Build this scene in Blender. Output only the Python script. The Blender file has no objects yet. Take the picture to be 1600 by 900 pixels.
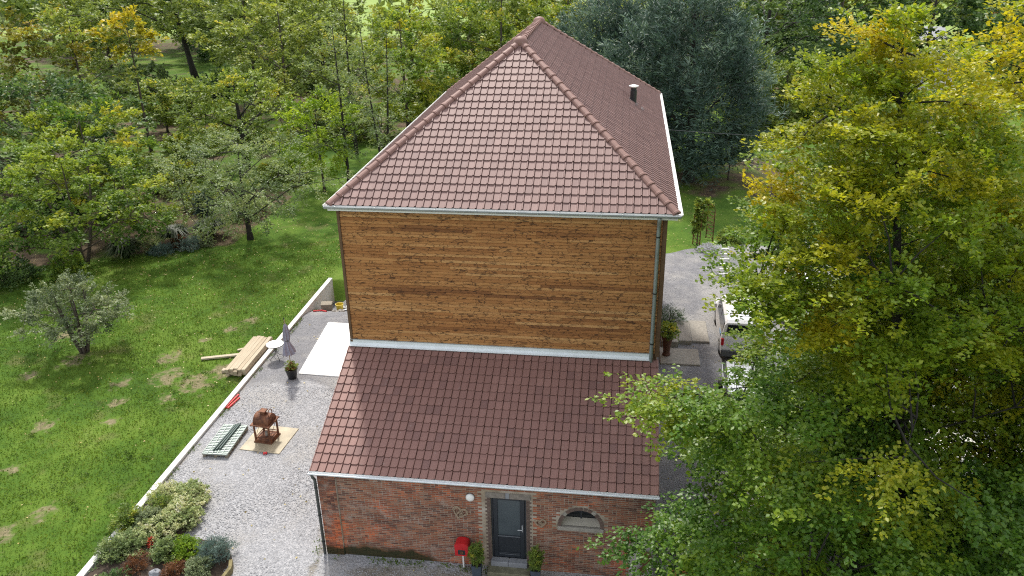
import bpy, bmesh, math, random
import numpy as np
from mathutils import Matrix, Vector

# ------------------------------------------------------------------ camera, sky, sun, exposure
S = bpy.context.scene
C = S.collection
YAW, PITCH, ROLL, FPX = -0.1406, 0.4234, -0.0181, 1266.97
cam_d = bpy.data.cameras.new("camera")
cam = bpy.data.objects.new("camera", cam_d); C.objects.link(cam)
cam_d.sensor_width = 36; cam_d.lens = FPX / 1600 * 36; cam_d.clip_start = .1; cam_d.clip_end = 6000
_f = Vector((math.sin(YAW) * math.cos(PITCH), math.cos(YAW) * math.cos(PITCH), -math.sin(PITCH)))
_r = Vector((math.cos(YAW), -math.sin(YAW), 0)); _u = _r.cross(_f)
_r2 = math.cos(ROLL) * _r + math.sin(ROLL) * _u; _u2 = -math.sin(ROLL) * _r + math.cos(ROLL) * _u
CAM = Vector((8.5036, -22.4664, 17.4774))
cam.matrix_world = Matrix(((_r2.x, _u2.x, -_f.x, CAM.x), (_r2.y, _u2.y, -_f.y, CAM.y), (_r2.z, _u2.z, -_f.z, CAM.z), (0, 0, 0, 1)))
S.camera = cam

SUN_EL, SUN_AZ = math.radians(53), math.radians(-21)        # azimuth from +y towards +x; the sun stands behind the house
sun_dir = Vector((math.sin(SUN_AZ) * math.cos(SUN_EL), math.cos(SUN_AZ) * math.cos(SUN_EL), math.sin(SUN_EL)))
W = bpy.data.worlds.new("World"); S.world = W; W.use_nodes = True
_nt = W.node_tree
_sky = _nt.nodes.new("ShaderNodeTexSky"); _sky.sky_type = 'NISHITA'; _sky.sun_disc = False
_sky.sun_elevation = SUN_EL; _sky.sun_rotation = SUN_AZ; _sky.air_density = 1.0; _sky.dust_density = 4.0; _sky.ozone_density = 1.0
_bg = _nt.nodes["Background"]; # broken cloud: soft white cover over most of the blue
_tc = _nt.nodes.new("ShaderNodeTexCoord"); _no = _nt.nodes.new("ShaderNodeTexNoise"); _no.inputs['Scale'].default_value = 1.6; _no.inputs['Detail'].default_value = 5
_nt.links.new(_tc.outputs['Generated'], _no.inputs['Vector'])
_rp = _nt.nodes.new("ShaderNodeValToRGB"); _rp.color_ramp.elements[0].position = .30; _rp.color_ramp.elements[1].position = .55
_nt.links.new(_no.outputs[0], _rp.inputs[0])
_mx = _nt.nodes.new("ShaderNodeMix"); _mx.data_type = 'RGBA'; _mx.inputs[7].default_value = (6.2, 6.3, 6.5, 1)
_nt.links.new(_rp.outputs[0], _mx.inputs[0]); _nt.links.new(_sky.outputs[0], _mx.inputs[6]); _nt.links.new(_mx.outputs[2], _bg.inputs[0]); _bg.inputs[1].default_value = .15
sl = bpy.data.lights.new("sun", 'SUN'); sl.energy = 3.1; sl.angle = math.radians(5.0); sl.color = (1, .95, .87)
so = bpy.data.objects.new("sun", sl); C.objects.link(so)
so.rotation_euler = sun_dir.to_track_quat('Z', 'Y').to_euler(); so.location = (0, 40, 60)
S.view_settings.view_transform = 'Standard'; S.view_settings.look = 'None'
S.view_settings.gamma = 1; S.view_settings.use_curve_mapping = False
S.view_settings.exposure = 0.52
S.cycles.filter_width = 1.15; S.cycles.use_denoising = False
S.cycles.max_bounces = 6; S.cycles.transparent_max_bounces = 4; S.cycles.diffuse_bounces = 3

rnd = random.Random(7)
RNG = np.random.default_rng(11)
PI = math.pi

# ------------------------------------------------------------------ materials
class NT:
    def __init__(s, name):
        s.m = bpy.data.materials.new(name); s.m.use_nodes = True; s.t = s.m.node_tree
        s.t.nodes.clear(); s.out = s.t.nodes.new("ShaderNodeOutputMaterial"); s._pos = None
    def n(s, typ, ins=None, **props):
        nd = s.t.nodes.new("ShaderNode" + typ)
        for k, v in props.items(): setattr(nd, k, v)
        for k, v in (ins or {}).items():
            if isinstance(v, bpy.types.NodeSocket): s.t.links.new(v, nd.inputs[k])
            else: nd.inputs[k].default_value = v
        return nd
    def pos(s):
        if s._pos is None: s._pos = s.n("NewGeometry").outputs['Position']
        return s._pos
    def scaled(s, v, sc):
        return s.n("Mapping", {0: v, 3: sc}).outputs[0]
    def noise(s, scale, detail=3, vec=None, rough=.55, dist=0):
        return s.n("TexNoise", {'Vector': vec or s.pos(), 'Scale': scale, 'Detail': detail, 'Roughness': rough, 'Distortion': dist}).outputs[0]
    def voro(s, scale, vec=None, feature='F1', out='Distance'):
        return s.n("TexVoronoi", {'Vector': vec or s.pos(), 'Scale': scale}, feature=feature).outputs[out]
    def ramp(s, fac, stops, interp='LINEAR'):
        nd = s.n("ValToRGB", {0: fac}); r = nd.color_ramp; r.interpolation = interp
        while len(r.elements) < len(stops): r.elements.new(.5)
        for e, (p, c) in zip(r.elements, stops):
            e.position = p; e.color = (c[0], c[1], c[2], 1) if hasattr(c, '__len__') else (c, c, c, 1)
        return nd.outputs[0]
    def mix(s, fac, a, b, blend='MIX'):
        nd = s.n("Mix", data_type='RGBA', blend_type=blend)
        for i, v in ((0, fac), (6, a), (7, b)):
            if isinstance(v, bpy.types.NodeSocket): s.t.links.new(v, nd.inputs[i])
            elif hasattr(v, '__len__'): nd.inputs[i].default_value = (v[0], v[1], v[2], 1)
            else: nd.inputs[i].default_value = v
        return nd.outputs[2]
    def math(s, op, a, b=0, c=0, clamp=False):
        nd = s.n("Math", {0: a, 1: b, 2: c}, operation=op); nd.use_clamp = clamp
        return nd.outputs[0]
    def attr(s, name, kind='GEOMETRY'):
        return s.n("Attribute", attribute_name=name, attribute_type=kind).outputs['Fac']
    def tint(s):
        return s.math('ADD', s.attr('tint'), s.attr('tint', 'OBJECT'))
    def bump(s, h, strength=.4, dist=.02):
        return s.n("Bump", {'Strength': strength, 'Distance': dist, 'Height': h}).outputs[0]
    def bsdf(s, col, rough=.8, bump=None, metal=0, spec=.5, **kw):
        ins = {'Base Color': col if isinstance(col, bpy.types.NodeSocket) else (col[0], col[1], col[2], 1),
               'Roughness': rough, 'Metallic': metal, 'Specular IOR Level': spec}
        if bump is not None: ins['Normal'] = bump
        for k, v in kw.items(): ins[k.replace('_', ' ')] = v
        b = s.n("BsdfPrincipled", ins)
        s.t.links.new(b.outputs[0], s.out.inputs[0]); return s.m

def simple(name, col, rough=.6, metal=0, var=.25, scale=6, bump=.1, spec=.5):
    t = NT(name); n = t.noise(scale, 4)
    n2 = t.noise(scale * 9, 3)
    f = t.math('ADD', t.math('MULTIPLY', n, .7), t.math('MULTIPLY', n2, .3))
    lo = tuple(c * (1 - var) for c in col); hi = tuple(min(1, c * (1 + var)) for c in col)
    return t.bsdf(t.ramp(f, [(.3, lo), (.7, hi)]), rough, t.bump(n2, bump, .01), metal, spec)

def make_tile_mat(name, base, warm, dark):
    t = NT(name); ti = t.tint()
    col = t.ramp(ti, [(0, dark), (.35, base), (.75, base), (1, warm)])
    big = t.noise(.45, 4); col = t.mix(t.math('MULTIPLY', t.ramp(big, [(.35, 0), (.7, 1)]), .25), col, dark)
    grain = t.noise(60, 3); col = t.mix(.3, col, t.ramp(grain, [(.3, tuple(c * .7 for c in base)), (.7, tuple(c * 1.3 for c in base))]))
    lich = t.ramp(t.noise(9, 4), [(.66, 0), (.72, .35)])
    col = t.mix(lich, col, (.30, .26, .24))
    return t.bsdf(col, .58, t.bump(grain, .15, .01), 0, .4)

MAT = {}
MAT['tile'] = make_tile_mat("main_roof_tile_clay", (.232, .142, .128), (.275, .172, .155), (.180, .108, .100))
MAT['tile_low'] = make_tile_mat("annexe_roof_tile_clay", (.240, .128, .108), (.285, .156, .132), (.165, .090, .081))
MAT['ridge'] = make_tile_mat("ridge_tile_clay", (.235, .130, .108), (.27, .15, .125), (.19, .102, .088))
MAT['zinc'] = simple("zinc_sheet", (.36, .395, .40), .45, .35, .12, 3, .05)
MAT['zinc_pale'] = simple("pale_zinc_flashing", (.72, .77, .80), .4, .1, .1, 2, .05)
MAT['white_metal'] = simple("white_painted_metal", (.78, .78, .76), .45, 0, .06, 3, .03)
MAT['dark_metal'] = simple("dark_metal", (.035, .04, .042), .45, .4, .3, 8, .05)
MAT['pipe_zinc'] = simple("weathered_zinc_pipe", (.25, .29, .285), .5, .3, .15, 3, .05)
MAT['pipe_dark'] = simple("weathered_dark_pipe", (.075, .085, .08), .6, .2, .35, 5, .1)
MAT['white_conc'] = simple("white_wall_render", (.66, .66, .63), .85, 0, .1, 2.5, .2)
MAT['slab'] = simple("white_terrace_surface", (.76, .76, .745), .7, 0, .05, 2, .03)
MAT['stone'] = simple("pale_stone", (.30, .28, .245), .9, 0, .3, 9, .4)
MAT['lintel'] = simple("sooty_stone", (.21, .185, .16), .9, 0, .35, 7, .4)
MAT['grey_stone'] = simple("grey_step_stone", (.23, .24, .26), .85, 0, .2, 6, .2)
MAT['red_paint'] = simple("red_paint", (.52, .018, .022), .35, 0, .2, 7, .04)
MAT['anthracite'] = simple("anthracite_paint", (.022, .027, .034), .35, 0, .15, 5, .03)
MAT['pot_blue'] = simple("slate_blue_pot", (.052, .07, .095), .5, 0, .2, 6, .06)
MAT['pot_black'] = simple("black_pot", (.014, .014, .015), .45, 0, .2, 5, .04)
MAT['soil'] = simple("dark_soil", (.05, .035, .024), .95, 0, .4, 14, .8)
MAT['bark'] = simple("grey_brown_bark", (.075, .062, .048), .95, 0, .4, 12, .8)
MAT['bark_dark'] = simple("dark_bark", (.03, .027, .024), .95, 0, .4, 12, .8)
MAT['steel'] = simple("aluminium", (.62, .64, .66), .3, .85, .08, 5, .03)
MAT['black_rubber'] = simple("black_rubber", (.012, .012, .013), .8, 0, .2, 9, .1)
MAT['white_paint'] = simple("white_car_paint", (.74, .75, .77), .22, 0, .03, 2, 0)
MAT['grey_plastic'] = simple("grey_plastic", (.09, .095, .1), .55, 0, .15, 6, .05)
MAT['mesh_green'] = simple("grey_green_wire", (.46, .53, .49), .5, .1, .15, 6, .02)
MAT['mesh_sheet'] = simple("pale_grey_green_sheet", (.27, .32, .30), .6, 0, .12, 3, .05)
MAT['post_green'] = simple("dark_green_post", (.012, .045, .038), .4, .1, .2, 5, .03)
MAT['pallet'] = simple("grey_pallet_wood", (.24, .21, .16), .9, 0, .3, 11, .4)
MAT['yellow'] = simple("yellow_plastic", (.62, .50, .06), .5, 0, .1, 6, .04)
MAT['blue'] = simple("blue_sticker", (.08, .33, .62), .4, 0, .05, 5, 0)
MAT['brick_far'] = simple("far_brick", (.34, .14, .09), .9, 0, .2, 3, .1)
MAT['slate'] = simple("far_slate_roof", (.20, .24, .30), .7, 0, .15, 2, .1)
MAT['orange'] = simple("orange_wood", (.42, .17, .04), .7, 0, .25, 9, .2)
MAT['parasol'] = simple("grey_violet_cloth", (.30, .29, .36), .9, 0, .18, 9, .15)
MAT['tarp'] = simple("white_grey_tarp", (.62, .63, .62), .6, 0, .18, 4, .1)
MAT['twig'] = simple("woven_twig", (.31, .235, .165), .9, 0, .35, 20, .3)
MAT['terra'] = simple("rusty_pot_brown", (.10, .045, .028), .8, 0, .3, 7, .2)
MAT['underlay'] = simple("dark_roof_underlay", (.05, .028, .025), .95, 0, .2, 5, .1)
MAT['soffit'] = simple("soffit_board", (.12, .07, .035), .85, 0, .2, 5, .1)

def _rust():
    t = NT("rusted_iron"); n = t.noise(7, 6)
    return t.bsdf(t.ramp(n, [(.3, (.06, .022, .012)), (.5, (.15, .06, .03)), (.72, (.24, .10, .045))]), .7, t.bump(t.noise(60, 3), .3, .01), .25)
MAT['rust'] = _rust()

def _glass():
    t = NT("frosted_door_glass")
    return t.bsdf(t.ramp(t.noise(1.6, 3), [(.3, (.045, .06, .07)), (.7, (.075, .095, .105))]), .22, None, 0, .6)
MAT['glass'] = _glass()
MAT['car_glass'] = NT("dark_car_glass").bsdf((.012, .015, .018), .06, None, 0, .6)
MAT['lamp_white'] = NT("opal_lamp").bsdf((.82, .82, .80), .3, None, 0, .5)
MAT['tail'] = NT("red_tail_light").bsdf((.45, .01, .015), .2, None, 0, .5)

def _wood():
    t = NT("oiled_larch_board")
    tc = t.n("TexCoord").outputs['Object']; ti = t.tint()
    off = t.n("CombineXYZ", {0: t.math('MULTIPLY', ti, 37.1), 1: 0.0, 2: t.math('MULTIPLY', ti, 19.7)}).outputs[0]
    v = t.n("VectorMath", {0: tc, 1: off}, operation='ADD').outputs[0]
    base = t.ramp(ti, [(0, (.205, .082, .028)), (.25, (.36, .156, .050)), (.65, (.47, .232, .082)), (1, (.56, .315, .128))])
    g = t.noise(1.0, 5, t.scaled(v, (1.2, 6, 38)), .65, .6)
    col = t.mix(.5, base, t.mix(t.ramp(g, [(.3, 0), (.7, 1)]), t.mix(1, base, (.55, .5, .45), 'MULTIPLY'), t.mix(1, base, (1.35, 1.35, 1.3), 'MULTIPLY')))
    # knots and the resin cracks that run slanting from them
    kv = t.math('ADD', t.voro(1.0, t.scaled(v, (2.6, 3, 8.0))), t.math('MULTIPLY', t.math('SUBTRACT', t.noise(1.4, 3, v), .45), .5))
    kn = t.ramp(t.math('ADD', kv, t.math('MULTIPLY', t.noise(30, 3, v), .16)), [(.23, 1), (.33, 0)])
    col = t.mix(t.math('MULTIPLY', kn, .7), col, (.030, .013, .006))
    warp = t.n("VectorMath", {0: t.scaled(v, (4.2, 3, 14)), 1: t.n("CombineXYZ", {0: t.noise(5, 3, v), 1: 0.0, 2: t.noise(7, 3, t.scaled(v, (1, 1, 2)))}).outputs[0]}, operation='ADD').outputs[0]
    cr = t.voro(1.0, warp, 'DISTANCE_TO_EDGE')
    crm = t.math('MULTIPLY', t.ramp(cr, [(.02, 1), (.075, 0)]), t.ramp(t.noise(2.6, 3, v), [(.44, 0), (.54, 1)]))
    col = t.mix(t.math('MULTIPLY', crm, .8), col, (.028, .012, .006))
    wx = t.ramp(t.noise(.55, 4), [(.35, 0), (.75, 1)])
    col = t.mix(t.math('MULTIPLY', wx, .2), col, (.10, .05, .024))
    return t.bsdf(col, .62, t.bump(g, .25, .004), 0, .35)
MAT['wood'] = _wood()

def _lumber():
    t = NT("weathered_pale_plank"); tc = t.n("TexCoord").outputs['Object']; ti = t.tint()
    base = t.ramp(ti, [(0, (.30, .23, .14)), (.5, (.43, .36, .25)), (1, (.52, .46, .35))])
    g = t.noise(1, 4, t.scaled(tc, (30, 1.2, 30)))
    return t.bsdf(t.mix(.5, base, t.ramp(g, [(.3, (.22, .17, .11)), (.7, (.58, .50, .38))])), .85, t.bump(g, .3, .004))
MAT['lumber'] = _lumber()

def _brick():
    t = NT("old_red_brick"); ti = t.tint()
    base = t.ramp(ti, [(0, (.085, .043, .036)), (.25, (.165, .070, .048)), (.55, (.25, .096, .055)), (.8, (.33, .128, .064)), (1, (.29, .165, .115))])
    z = t.noise(.9, 6, None, .65); z2 = t.noise(.55, 3, t.scaled(t.pos(), (1, 1, 1.6)))
    col = t.mix(t.ramp(z, [(.50, 0), (.62, .9)]), base, t.mix(1, base, (1.9, 1.15, .75), 'MULTIPLY'))
    col = t.mix(t.ramp(z2, [(.34, .9), (.48, 0)]), col, t.mix(1, base, (.48, .47, .50), 'MULTIPLY'))
    eff = t.ramp(t.noise(2.3, 7, None, .7), [(.56, 0), (.66, .75)]); col = t.mix(eff, col, (.34, .28, .24))
    g = t.noise(40, 4); col = t.mix(.25, col, t.ramp(g, [(.3, (.06, .03, .025)), (.7, (.33, .16, .11))]))
    sx = t.n("SeparateXYZ", {0: t.pos()})
    mz = t.math('ADD', t.math('ADD', sx.outputs[2], t.math('MULTIPLY', t.noise(1.6, 4), .5)), t.math('MULTIPLY', t.math('MAXIMUM', t.math('SUBTRACT', sx.outputs[0], 2.7), 0), .4))
    moss = t.ramp(mz, [(.50, .92), (.68, 0)]); col = t.mix(moss, col, (.026, .032, .012))
    return t.bsdf(col, .9, t.bump(g, .5, .006), 0, .3)
MAT['brick'] = _brick()

def _mortar():
    t = NT("lime_mortar"); n = t.noise(2.2, 5)
    col = t.ramp(n, [(.3, (.19, .155, .12)), (.5, (.33, .28, .22)), (.72, (.43, .39, .34))])
    col = t.mix(t.ramp(t.noise(.7, 3), [(.50, 0), (.66, .5)]), col, (.34, .265, .17))
    sx = t.n("SeparateXYZ", {0: t.pos()})
    mz = t.math('ADD', t.math('ADD', sx.outputs[2], t.math('MULTIPLY', t.noise(1.6, 4), .5)), t.math('MULTIPLY', t.math('MAXIMUM', t.math('SUBTRACT', sx.outputs[0], 2.7), 0), .4))
    moss = t.ramp(mz, [(.52, .95), (.70, 0)]); col = t.mix(moss, col, (.022, .028, .010))
    return t.bsdf(col, .95, t.bump(t.noise(50, 3), .5, .006), 0, .2)
MAT['mortar'] = _mortar()

def _gravel():
    t = NT("crushed_limestone_gravel")
    v = t.n("TexVoronoi", {'Vector': t.pos(), 'Scale': 17.0}); c = t.n("SeparateColor", {0: v.outputs['Color']}).outputs[0]
    v2 = t.n("TexVoronoi", {'Vector': t.pos(), 'Scale': 43.0}); c2 = t.n("SeparateColor", {0: v2.outputs['Color']}).outputs[1]
    f = t.math('ADD', t.math('MULTIPLY', c, .55), t.math('MULTIPLY', c2, .45))
    col = t.ramp(f, [(.1, (.20, .204, .215)), (.45, (.315, .32, .335)), (.75, (.385, .39, .405)), (1, (.52, .52, .53))])
    fines = t.attr('fines')
    fw = t.ramp(t.math('ADD', fines, t.math('MULTIPLY', t.math('SUBTRACT', t.noise(1.1, 5), .5), .9)), [(.40, 0), (.62, 1)])
    fcol = t.ramp(t.math('ADD', t.math('MULTIPLY', t.noise(2.2, 5), .6), t.math('MULTIPLY', c2, .4)), [(.25, (.135, .137, .148)), (.6, (.21, .211, .224)), (.85, (.29, .287, .292))])
    col = t.mix(fw, col, fcol)
    dirt = t.attr('dirt')
    dw = t.ramp(t.math('ADD', dirt, t.math('MULTIPLY', t.math('SUBTRACT', t.noise(1.7, 5), .5), 1.0)), [(.36, 0), (.62, .85)])
    col = t.mix(dw, col, t.ramp(t.noise(5, 5), [(.3, (.11, .095, .07)), (.7, (.27, .245, .2))]))
    worn = t.ramp(t.noise(.42, 6), [(.47, 0), (.62, .7)])
    col = t.mix(worn, col, t.ramp(c2, [(.1, (.27, .262, .25)), (.9, (.40, .39, .375))]))
    h = t.math('ADD', v.outputs['Distance'], t.math('MULTIPLY', v2.outputs['Distance'], .5))
    return t.bsdf(col, .9, t.bump(h, .8, .03), 0, .3)
MAT['gravel'] = _gravel()

def _lawn():
    t = NT("lawn_and_woodland_floor")
    n1 = t.noise(.22, 5); n2 = t.noise(1.3, 5); n3 = t.noise(9, 4)
    f = t.math('ADD', t.math('MULTIPLY', n1, .55), t.math('ADD', t.math('MULTIPLY', n2, .25), t.math('MULTIPLY', n3, .2)))
    col = t.ramp(f, [(.36, (.034, .078, .010)), (.47, (.066, .135, .014)), (.57, (.110, .185, .022)), (.68, (.17, .225, .05))])
    thin = t.ramp(t.noise(.6, 6), [(.57, 0), (.72, .6)]); col = t.mix(thin, col, (.17, .15, .065))
    bare = t.attr('bare')
    bw = t.ramp(t.math('ADD', bare, t.math('MULTIPLY', t.math('SUBTRACT', t.noise(2.4, 6), .5), 1.1)), [(.42, 0), (.62, 1)])
    col = t.mix(bw, col, t.ramp(t.noise(5, 5), [(.3, (.12, .115, .05)), (.7, (.28, .24, .145))]))
    earth = t.attr('earth')
    ew = t.ramp(t.math('ADD', earth, t.math('MULTIPLY', t.math('SUBTRACT', t.noise(.5, 6), .5), 1.2)), [(.40, 0), (.62, 1)])
    col = t.mix(ew, col, t.ramp(t.noise(2.1, 6), [(.3, (.055, .040, .026)), (.5, (.105, .075, .048)), (.7, (.17, .13, .085))]))
    field = t.attr('field')
    col = t.mix(field, col, t.ramp(t.noise(.05, 3), [(.3, (.20, .30, .07)), (.7, (.28, .36, .11))]))
    return t.bsdf(col, .95, t.bump(t.math('ADD', n3, t.noise(40, 2)), .8, .04), 0, .2)
MAT['lawn'] = _lawn()

def leaf_mat(name, stops, trans=.38, rough=.5, spec=.35):
    t = NT(name); h = t.attr('hue'); col = t.ramp(h, stops)
    d = t.n("BsdfPrincipled", {'Base Color': col, 'Roughness': rough, 'Specular IOR Level': spec})
    tr = t.n("BsdfTranslucent", {'Color': t.mix(1, col, (1.25, 1.2, .75), 'MULTIPLY')})
    mx = t.n("MixShader", {0: trans, 1: d.outputs[0], 2: tr.outputs[0]})
    t.t.links.new(mx.outputs[0], t.out.inputs[0]); return t.m
LM = {
 'beech': leaf_mat("beech_leaf", [(0, (0.053, 0.139, 0.022)), (.3, (0.112, 0.224, 0.027)), (.55, (0.219, 0.309, 0.024)), (.8, (0.379, 0.387, 0.022)), (1, (0.521, 0.447, 0.024))], .48, .42, .5),
 'maple': leaf_mat("yellow_green_leaf", [(0, (0.076, 0.160, 0.032)), (.4, (0.181, 0.278, 0.041)), (.75, (0.328, 0.394, 0.049)), (1, (0.468, 0.444, 0.049))], .45),
 'orange': leaf_mat("golden_leaf", [(0, (.10, .13, .03)), (.4, (.24, .24, .035)), (.75, (.40, .34, .035)), (1, (.46, .33, .035))], .42),
 'green': leaf_mat("mid_green_leaf", [(0, (0.090, 0.158, 0.039)), (.5, (0.193, 0.274, 0.053)), (.85, (0.325, 0.395, 0.063)), (1, (0.534, 0.474, 0.063))]),
 'dark': leaf_mat("dark_green_leaf", [(0, (0.045, 0.102, 0.041)), (.5, (0.096, 0.171, 0.056)), (1, (0.185, 0.271, 0.077))]),
 'olive': leaf_mat("olive_leaf", [(0, (0.127, 0.183, 0.047)), (.5, (0.250, 0.327, 0.074)), (.85, (0.388, 0.445, 0.085)), (1, (0.501, 0.469, 0.094))]),
 'apple': leaf_mat("grey_green_leaf", [(0, (0.099, 0.153, 0.061)), (.5, (0.191, 0.265, 0.099)), (1, (0.345, 0.403, 0.159))]),
 'lime': leaf_mat("lime_leaf", [(0, (0.120, 0.226, 0.018)), (.5, (0.226, 0.346, 0.023)), (1, (0.346, 0.450, 0.044))], .45),
 'yellow': leaf_mat("bright_yellow_leaf", [(0, (.24, .26, .03)), (.5, (.44, .40, .03)), (1, (.54, .43, .035))], .42),
 'blue': leaf_mat("blue_green_needle", [(0, (0.039, 0.074, 0.059)), (.5, (0.074, 0.128, 0.099)), (.85, (0.152, 0.235, 0.186)), (1, (0.296, 0.394, 0.307))], .2),
 'silver': leaf_mat("silver_leaf", [(0, (0.093, 0.134, 0.065)), (.5, (0.186, 0.236, 0.117)), (1, (0.329, 0.381, 0.216))], .3),
 'varieg': leaf_mat("variegated_leaf", [(0, (0.144, 0.216, 0.071)), (.45, (0.374, 0.446, 0.201)), (.8, (0.600, 0.600, 0.359)), (1, (0.600, 0.600, 0.489))], .3),
 'rust_l': leaf_mat("rusty_leaf", [(0, (0.070, 0.032, 0.014)), (.5, (0.154, 0.059, 0.021)), (1, (0.210, 0.098, 0.035))], .3),
 'bluebush': leaf_mat("glaucous_needle", [(0, (0.055, 0.105, 0.094)), (.5, (0.121, 0.187, 0.165)), (1, (0.242, 0.330, 0.286))], .2),
 'flower': leaf_mat("red_petal", [(0, (.35, .03, .02)), (1, (.55, .10, .05))], .3),
 'grass': leaf_mat("grass_blade", [(0, (.052, .102, .012)), (.5, (.104, .178, .018)), (.85, (.165, .222, .034)), (1, (.27, .25, .10))], .4, .6, .2),
 'clump': leaf_mat("dark_blade", [(0, (.018, .036, .014)), (.6, (.035, .062, .020)), (1, (.075, .105, .035))], .2),
 'litter': leaf_mat("fallen_leaf", [(0, (.20, .15, .06)), (.5, (.42, .33, .08)), (1, (.60, .52, .28))], .2),
}

# ------------------------------------------------------------------ mesh helpers
class MB:
    """collects vertices and faces (with an optional tint) of ONE mesh"""
    def __init__(s): s.v = []; s.f = []; s.t = []; s.cur = 0.0; s.smooth = False
    def add(s, vs, fs):
        o = len(s.v); s.v.extend([tuple(p) for p in vs]); s.t.extend([s.cur] * len(vs))
        s.f.extend([tuple(i + o for i in f) for f in fs]); return s
    def box(s, x0, x1, y0, y1, z0, z1, M=None):
        vs = [(x, y, z) for z in (z0, z1) for y in (y0, y1) for x in (x0, x1)]
        if M is not None: vs = [M @ Vector(p) for p in vs]
        return s.add(vs, [(0, 2, 3, 1), (4, 5, 7, 6), (0, 1, 5, 4), (2, 6, 7, 3), (0, 4, 6, 2), (1, 3, 7, 5)])
    def bbox(s, x0, x1, y0, y1, z0, z1, b=.01, M=None):
        """box with chamfered vertical and top edges"""
        def ring(z, i):
            return [(x0 + i + b, y0 + i, z), (x1 - i - b, y0 + i, z), (x1 - i, y0 + i + b, z), (x1 - i, y1 - i - b, z),
                    (x1 - i - b, y1 - i, z), (x0 + i + b, y1 - i, z), (x0 + i, y1 - i - b, z), (x0 + i, y0 + i + b, z)]
        vs = ring(z0, 0) + ring(z1 - b, 0) + ring(z1, b)
        fs = [tuple(range(7, -1, -1)), tuple(range(16, 24))]
        for k in (0, 8): fs += [(k + i, k + (i + 1) % 8, k + 8 + (i + 1) % 8, k + 8 + i) for i in range(8)]
        if M is not None: vs = [M @ Vector(p) for p in vs]
        return s.add(vs, fs)
    def tube(s, pts, rad, n=8, cap=True):
        pts = [Vector(p) for p in pts]; rad = rad if hasattr(rad, '__len__') else [rad] * len(pts)
        vs = []; fs = []; prev = None
        for i, p in enumerate(pts):
            d = (pts[min(i + 1, len(pts) - 1)] - pts[max(i - 1, 0)]); d = d.normalized() if d.length > 1e-9 else Vector((0, 0, 1))
            a = prev if prev is not None else (Vector((1, 0, 0)) if abs(d.x) < .8 else Vector((0, 1, 0)))
            a = (a - d * a.dot(d)).normalized(); b = d.cross(a); prev = a
            vs += [p + (a * math.cos(2 * PI * k / n) + b * math.sin(2 * PI * k / n)) * rad[i] for k in range(n)]
        for i in range(len(pts) - 1):
            fs += [(i * n + k, i * n + (k + 1) % n, (i + 1) * n + (k + 1) % n, (i + 1) * n + k) for k in range(n)]
        if cap: fs += [tuple(range(n - 1, -1, -1)), tuple(range(len(pts) * n - n, len(pts) * n))]
        return s.add(vs, fs)
    def bar(s, a, b, w, h):
        """square bar from a to b"""
        a, b = Vector(a), Vector(b); d = (b - a).normalized()
        x = d.cross(Vector((0, 0, 1))); x = x.normalized() if x.length > 1e-4 else Vector((1, 0, 0)); y = x.cross(d)
        q = [x * sx * w / 2 + y * sy * h / 2 for sx, sy in ((-1, -1), (1, -1), (1, 1), (-1, 1))]
        return s.add([a + p for p in q] + [b + p for p in q], [(3, 2, 1, 0), (4, 5, 6, 7)] + [(i, (i + 1) % 4, 4 + (i + 1) % 4, 4 + i) for i in range(4)])
    def lathe(s, prof, n=20, cx=0, cy=0, sq=0):
        """prof: (radius, z); sq > 0 squares the section"""
        vs = []; fs = []
        for r, z in prof:
            for k in range(n):
                a = 2 * PI * k / n; c_, s_ = math.cos(a), math.sin(a)
                m = 1 if not sq else 1 / max(abs(c_), abs(s_)) ** sq
                vs.append((cx + r * c_ * m, cy + r * s_ * m, z))
        for i in range(len(prof) - 1):
            fs += [(i * n + k, i * n + (k + 1) % n, (i + 1) * n + (k + 1) % n, (i + 1) * n + k) for k in range(n)]
        fs += [tuple(range(n - 1, -1, -1)), tuple(range(len(prof) * n - n, len(prof) * n))]
        return s.add(vs, fs)
    def prism(s, poly, a, b, axis='x'):
        """poly in the two other axes, extruded from a to b"""
        P = {'x': lambda t, p: (t, p[0], p[1]), 'y': lambda t, p: (p[0], t, p[1]), 'z': lambda t, p: (p[0], p[1], t)}[axis]
        n = len(poly); vs = [P(a, p) for p in poly] + [P(b, p) for p in poly]
        return s.add(vs, [tuple(range(n - 1, -1, -1)), tuple(range(n, 2 * n))] + [(i, (i + 1) % n, n + (i + 1) % n, n + i) for i in range(n)])
    def mesh(s, name, smooth=False, recalc=True):
        me = bpy.data.meshes.new(name); me.from_pydata(s.v, [], s.f)
        if any(s.t):
            me.attributes.new('tint', 'FLOAT', 'POINT').data.foreach_set('value', np.array(s.t, dtype=np.float32))
        if recalc:
            bm = bmesh.new(); bm.from_mesh(me); bmesh.ops.recalc_face_normals(bm, faces=bm.faces); bm.to_mesh(me); bm.free()
        if smooth: me.shade_smooth()
        return me

def obj(name, src, mat, parent=None, loc=(0, 0, 0), rotz=0, smooth=False, recalc=True):
    me = src.mesh(name, smooth, recalc) if isinstance(src, MB) else src
    o = bpy.data.objects.new(name, me)
    m = MAT[mat] if isinstance(mat, str) else mat
    if m is not None and not me.materials: me.materials.append(m)
    C.objects.link(o)
    if parent is not None: o.parent = parent
    o.location = loc; o.rotation_euler = (0, 0, rotz)
    return o

def tag(o, label=None, cat=None, group=None, kind=None):
    if label: o['label'] = label
    if cat: o['category'] = cat
    if group: o['group'] = group
    if kind: o['kind'] = kind
    return o

def thing(name, label, cat, loc=(0, 0, 0), rotz=0, group=None):
    o = bpy.data.objects.new(name, None); C.objects.link(o); o.empty_display_size = .2
    o.location = loc; o.rotation_euler = (0, 0, rotz)
    return tag(o, label, cat, group)

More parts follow.
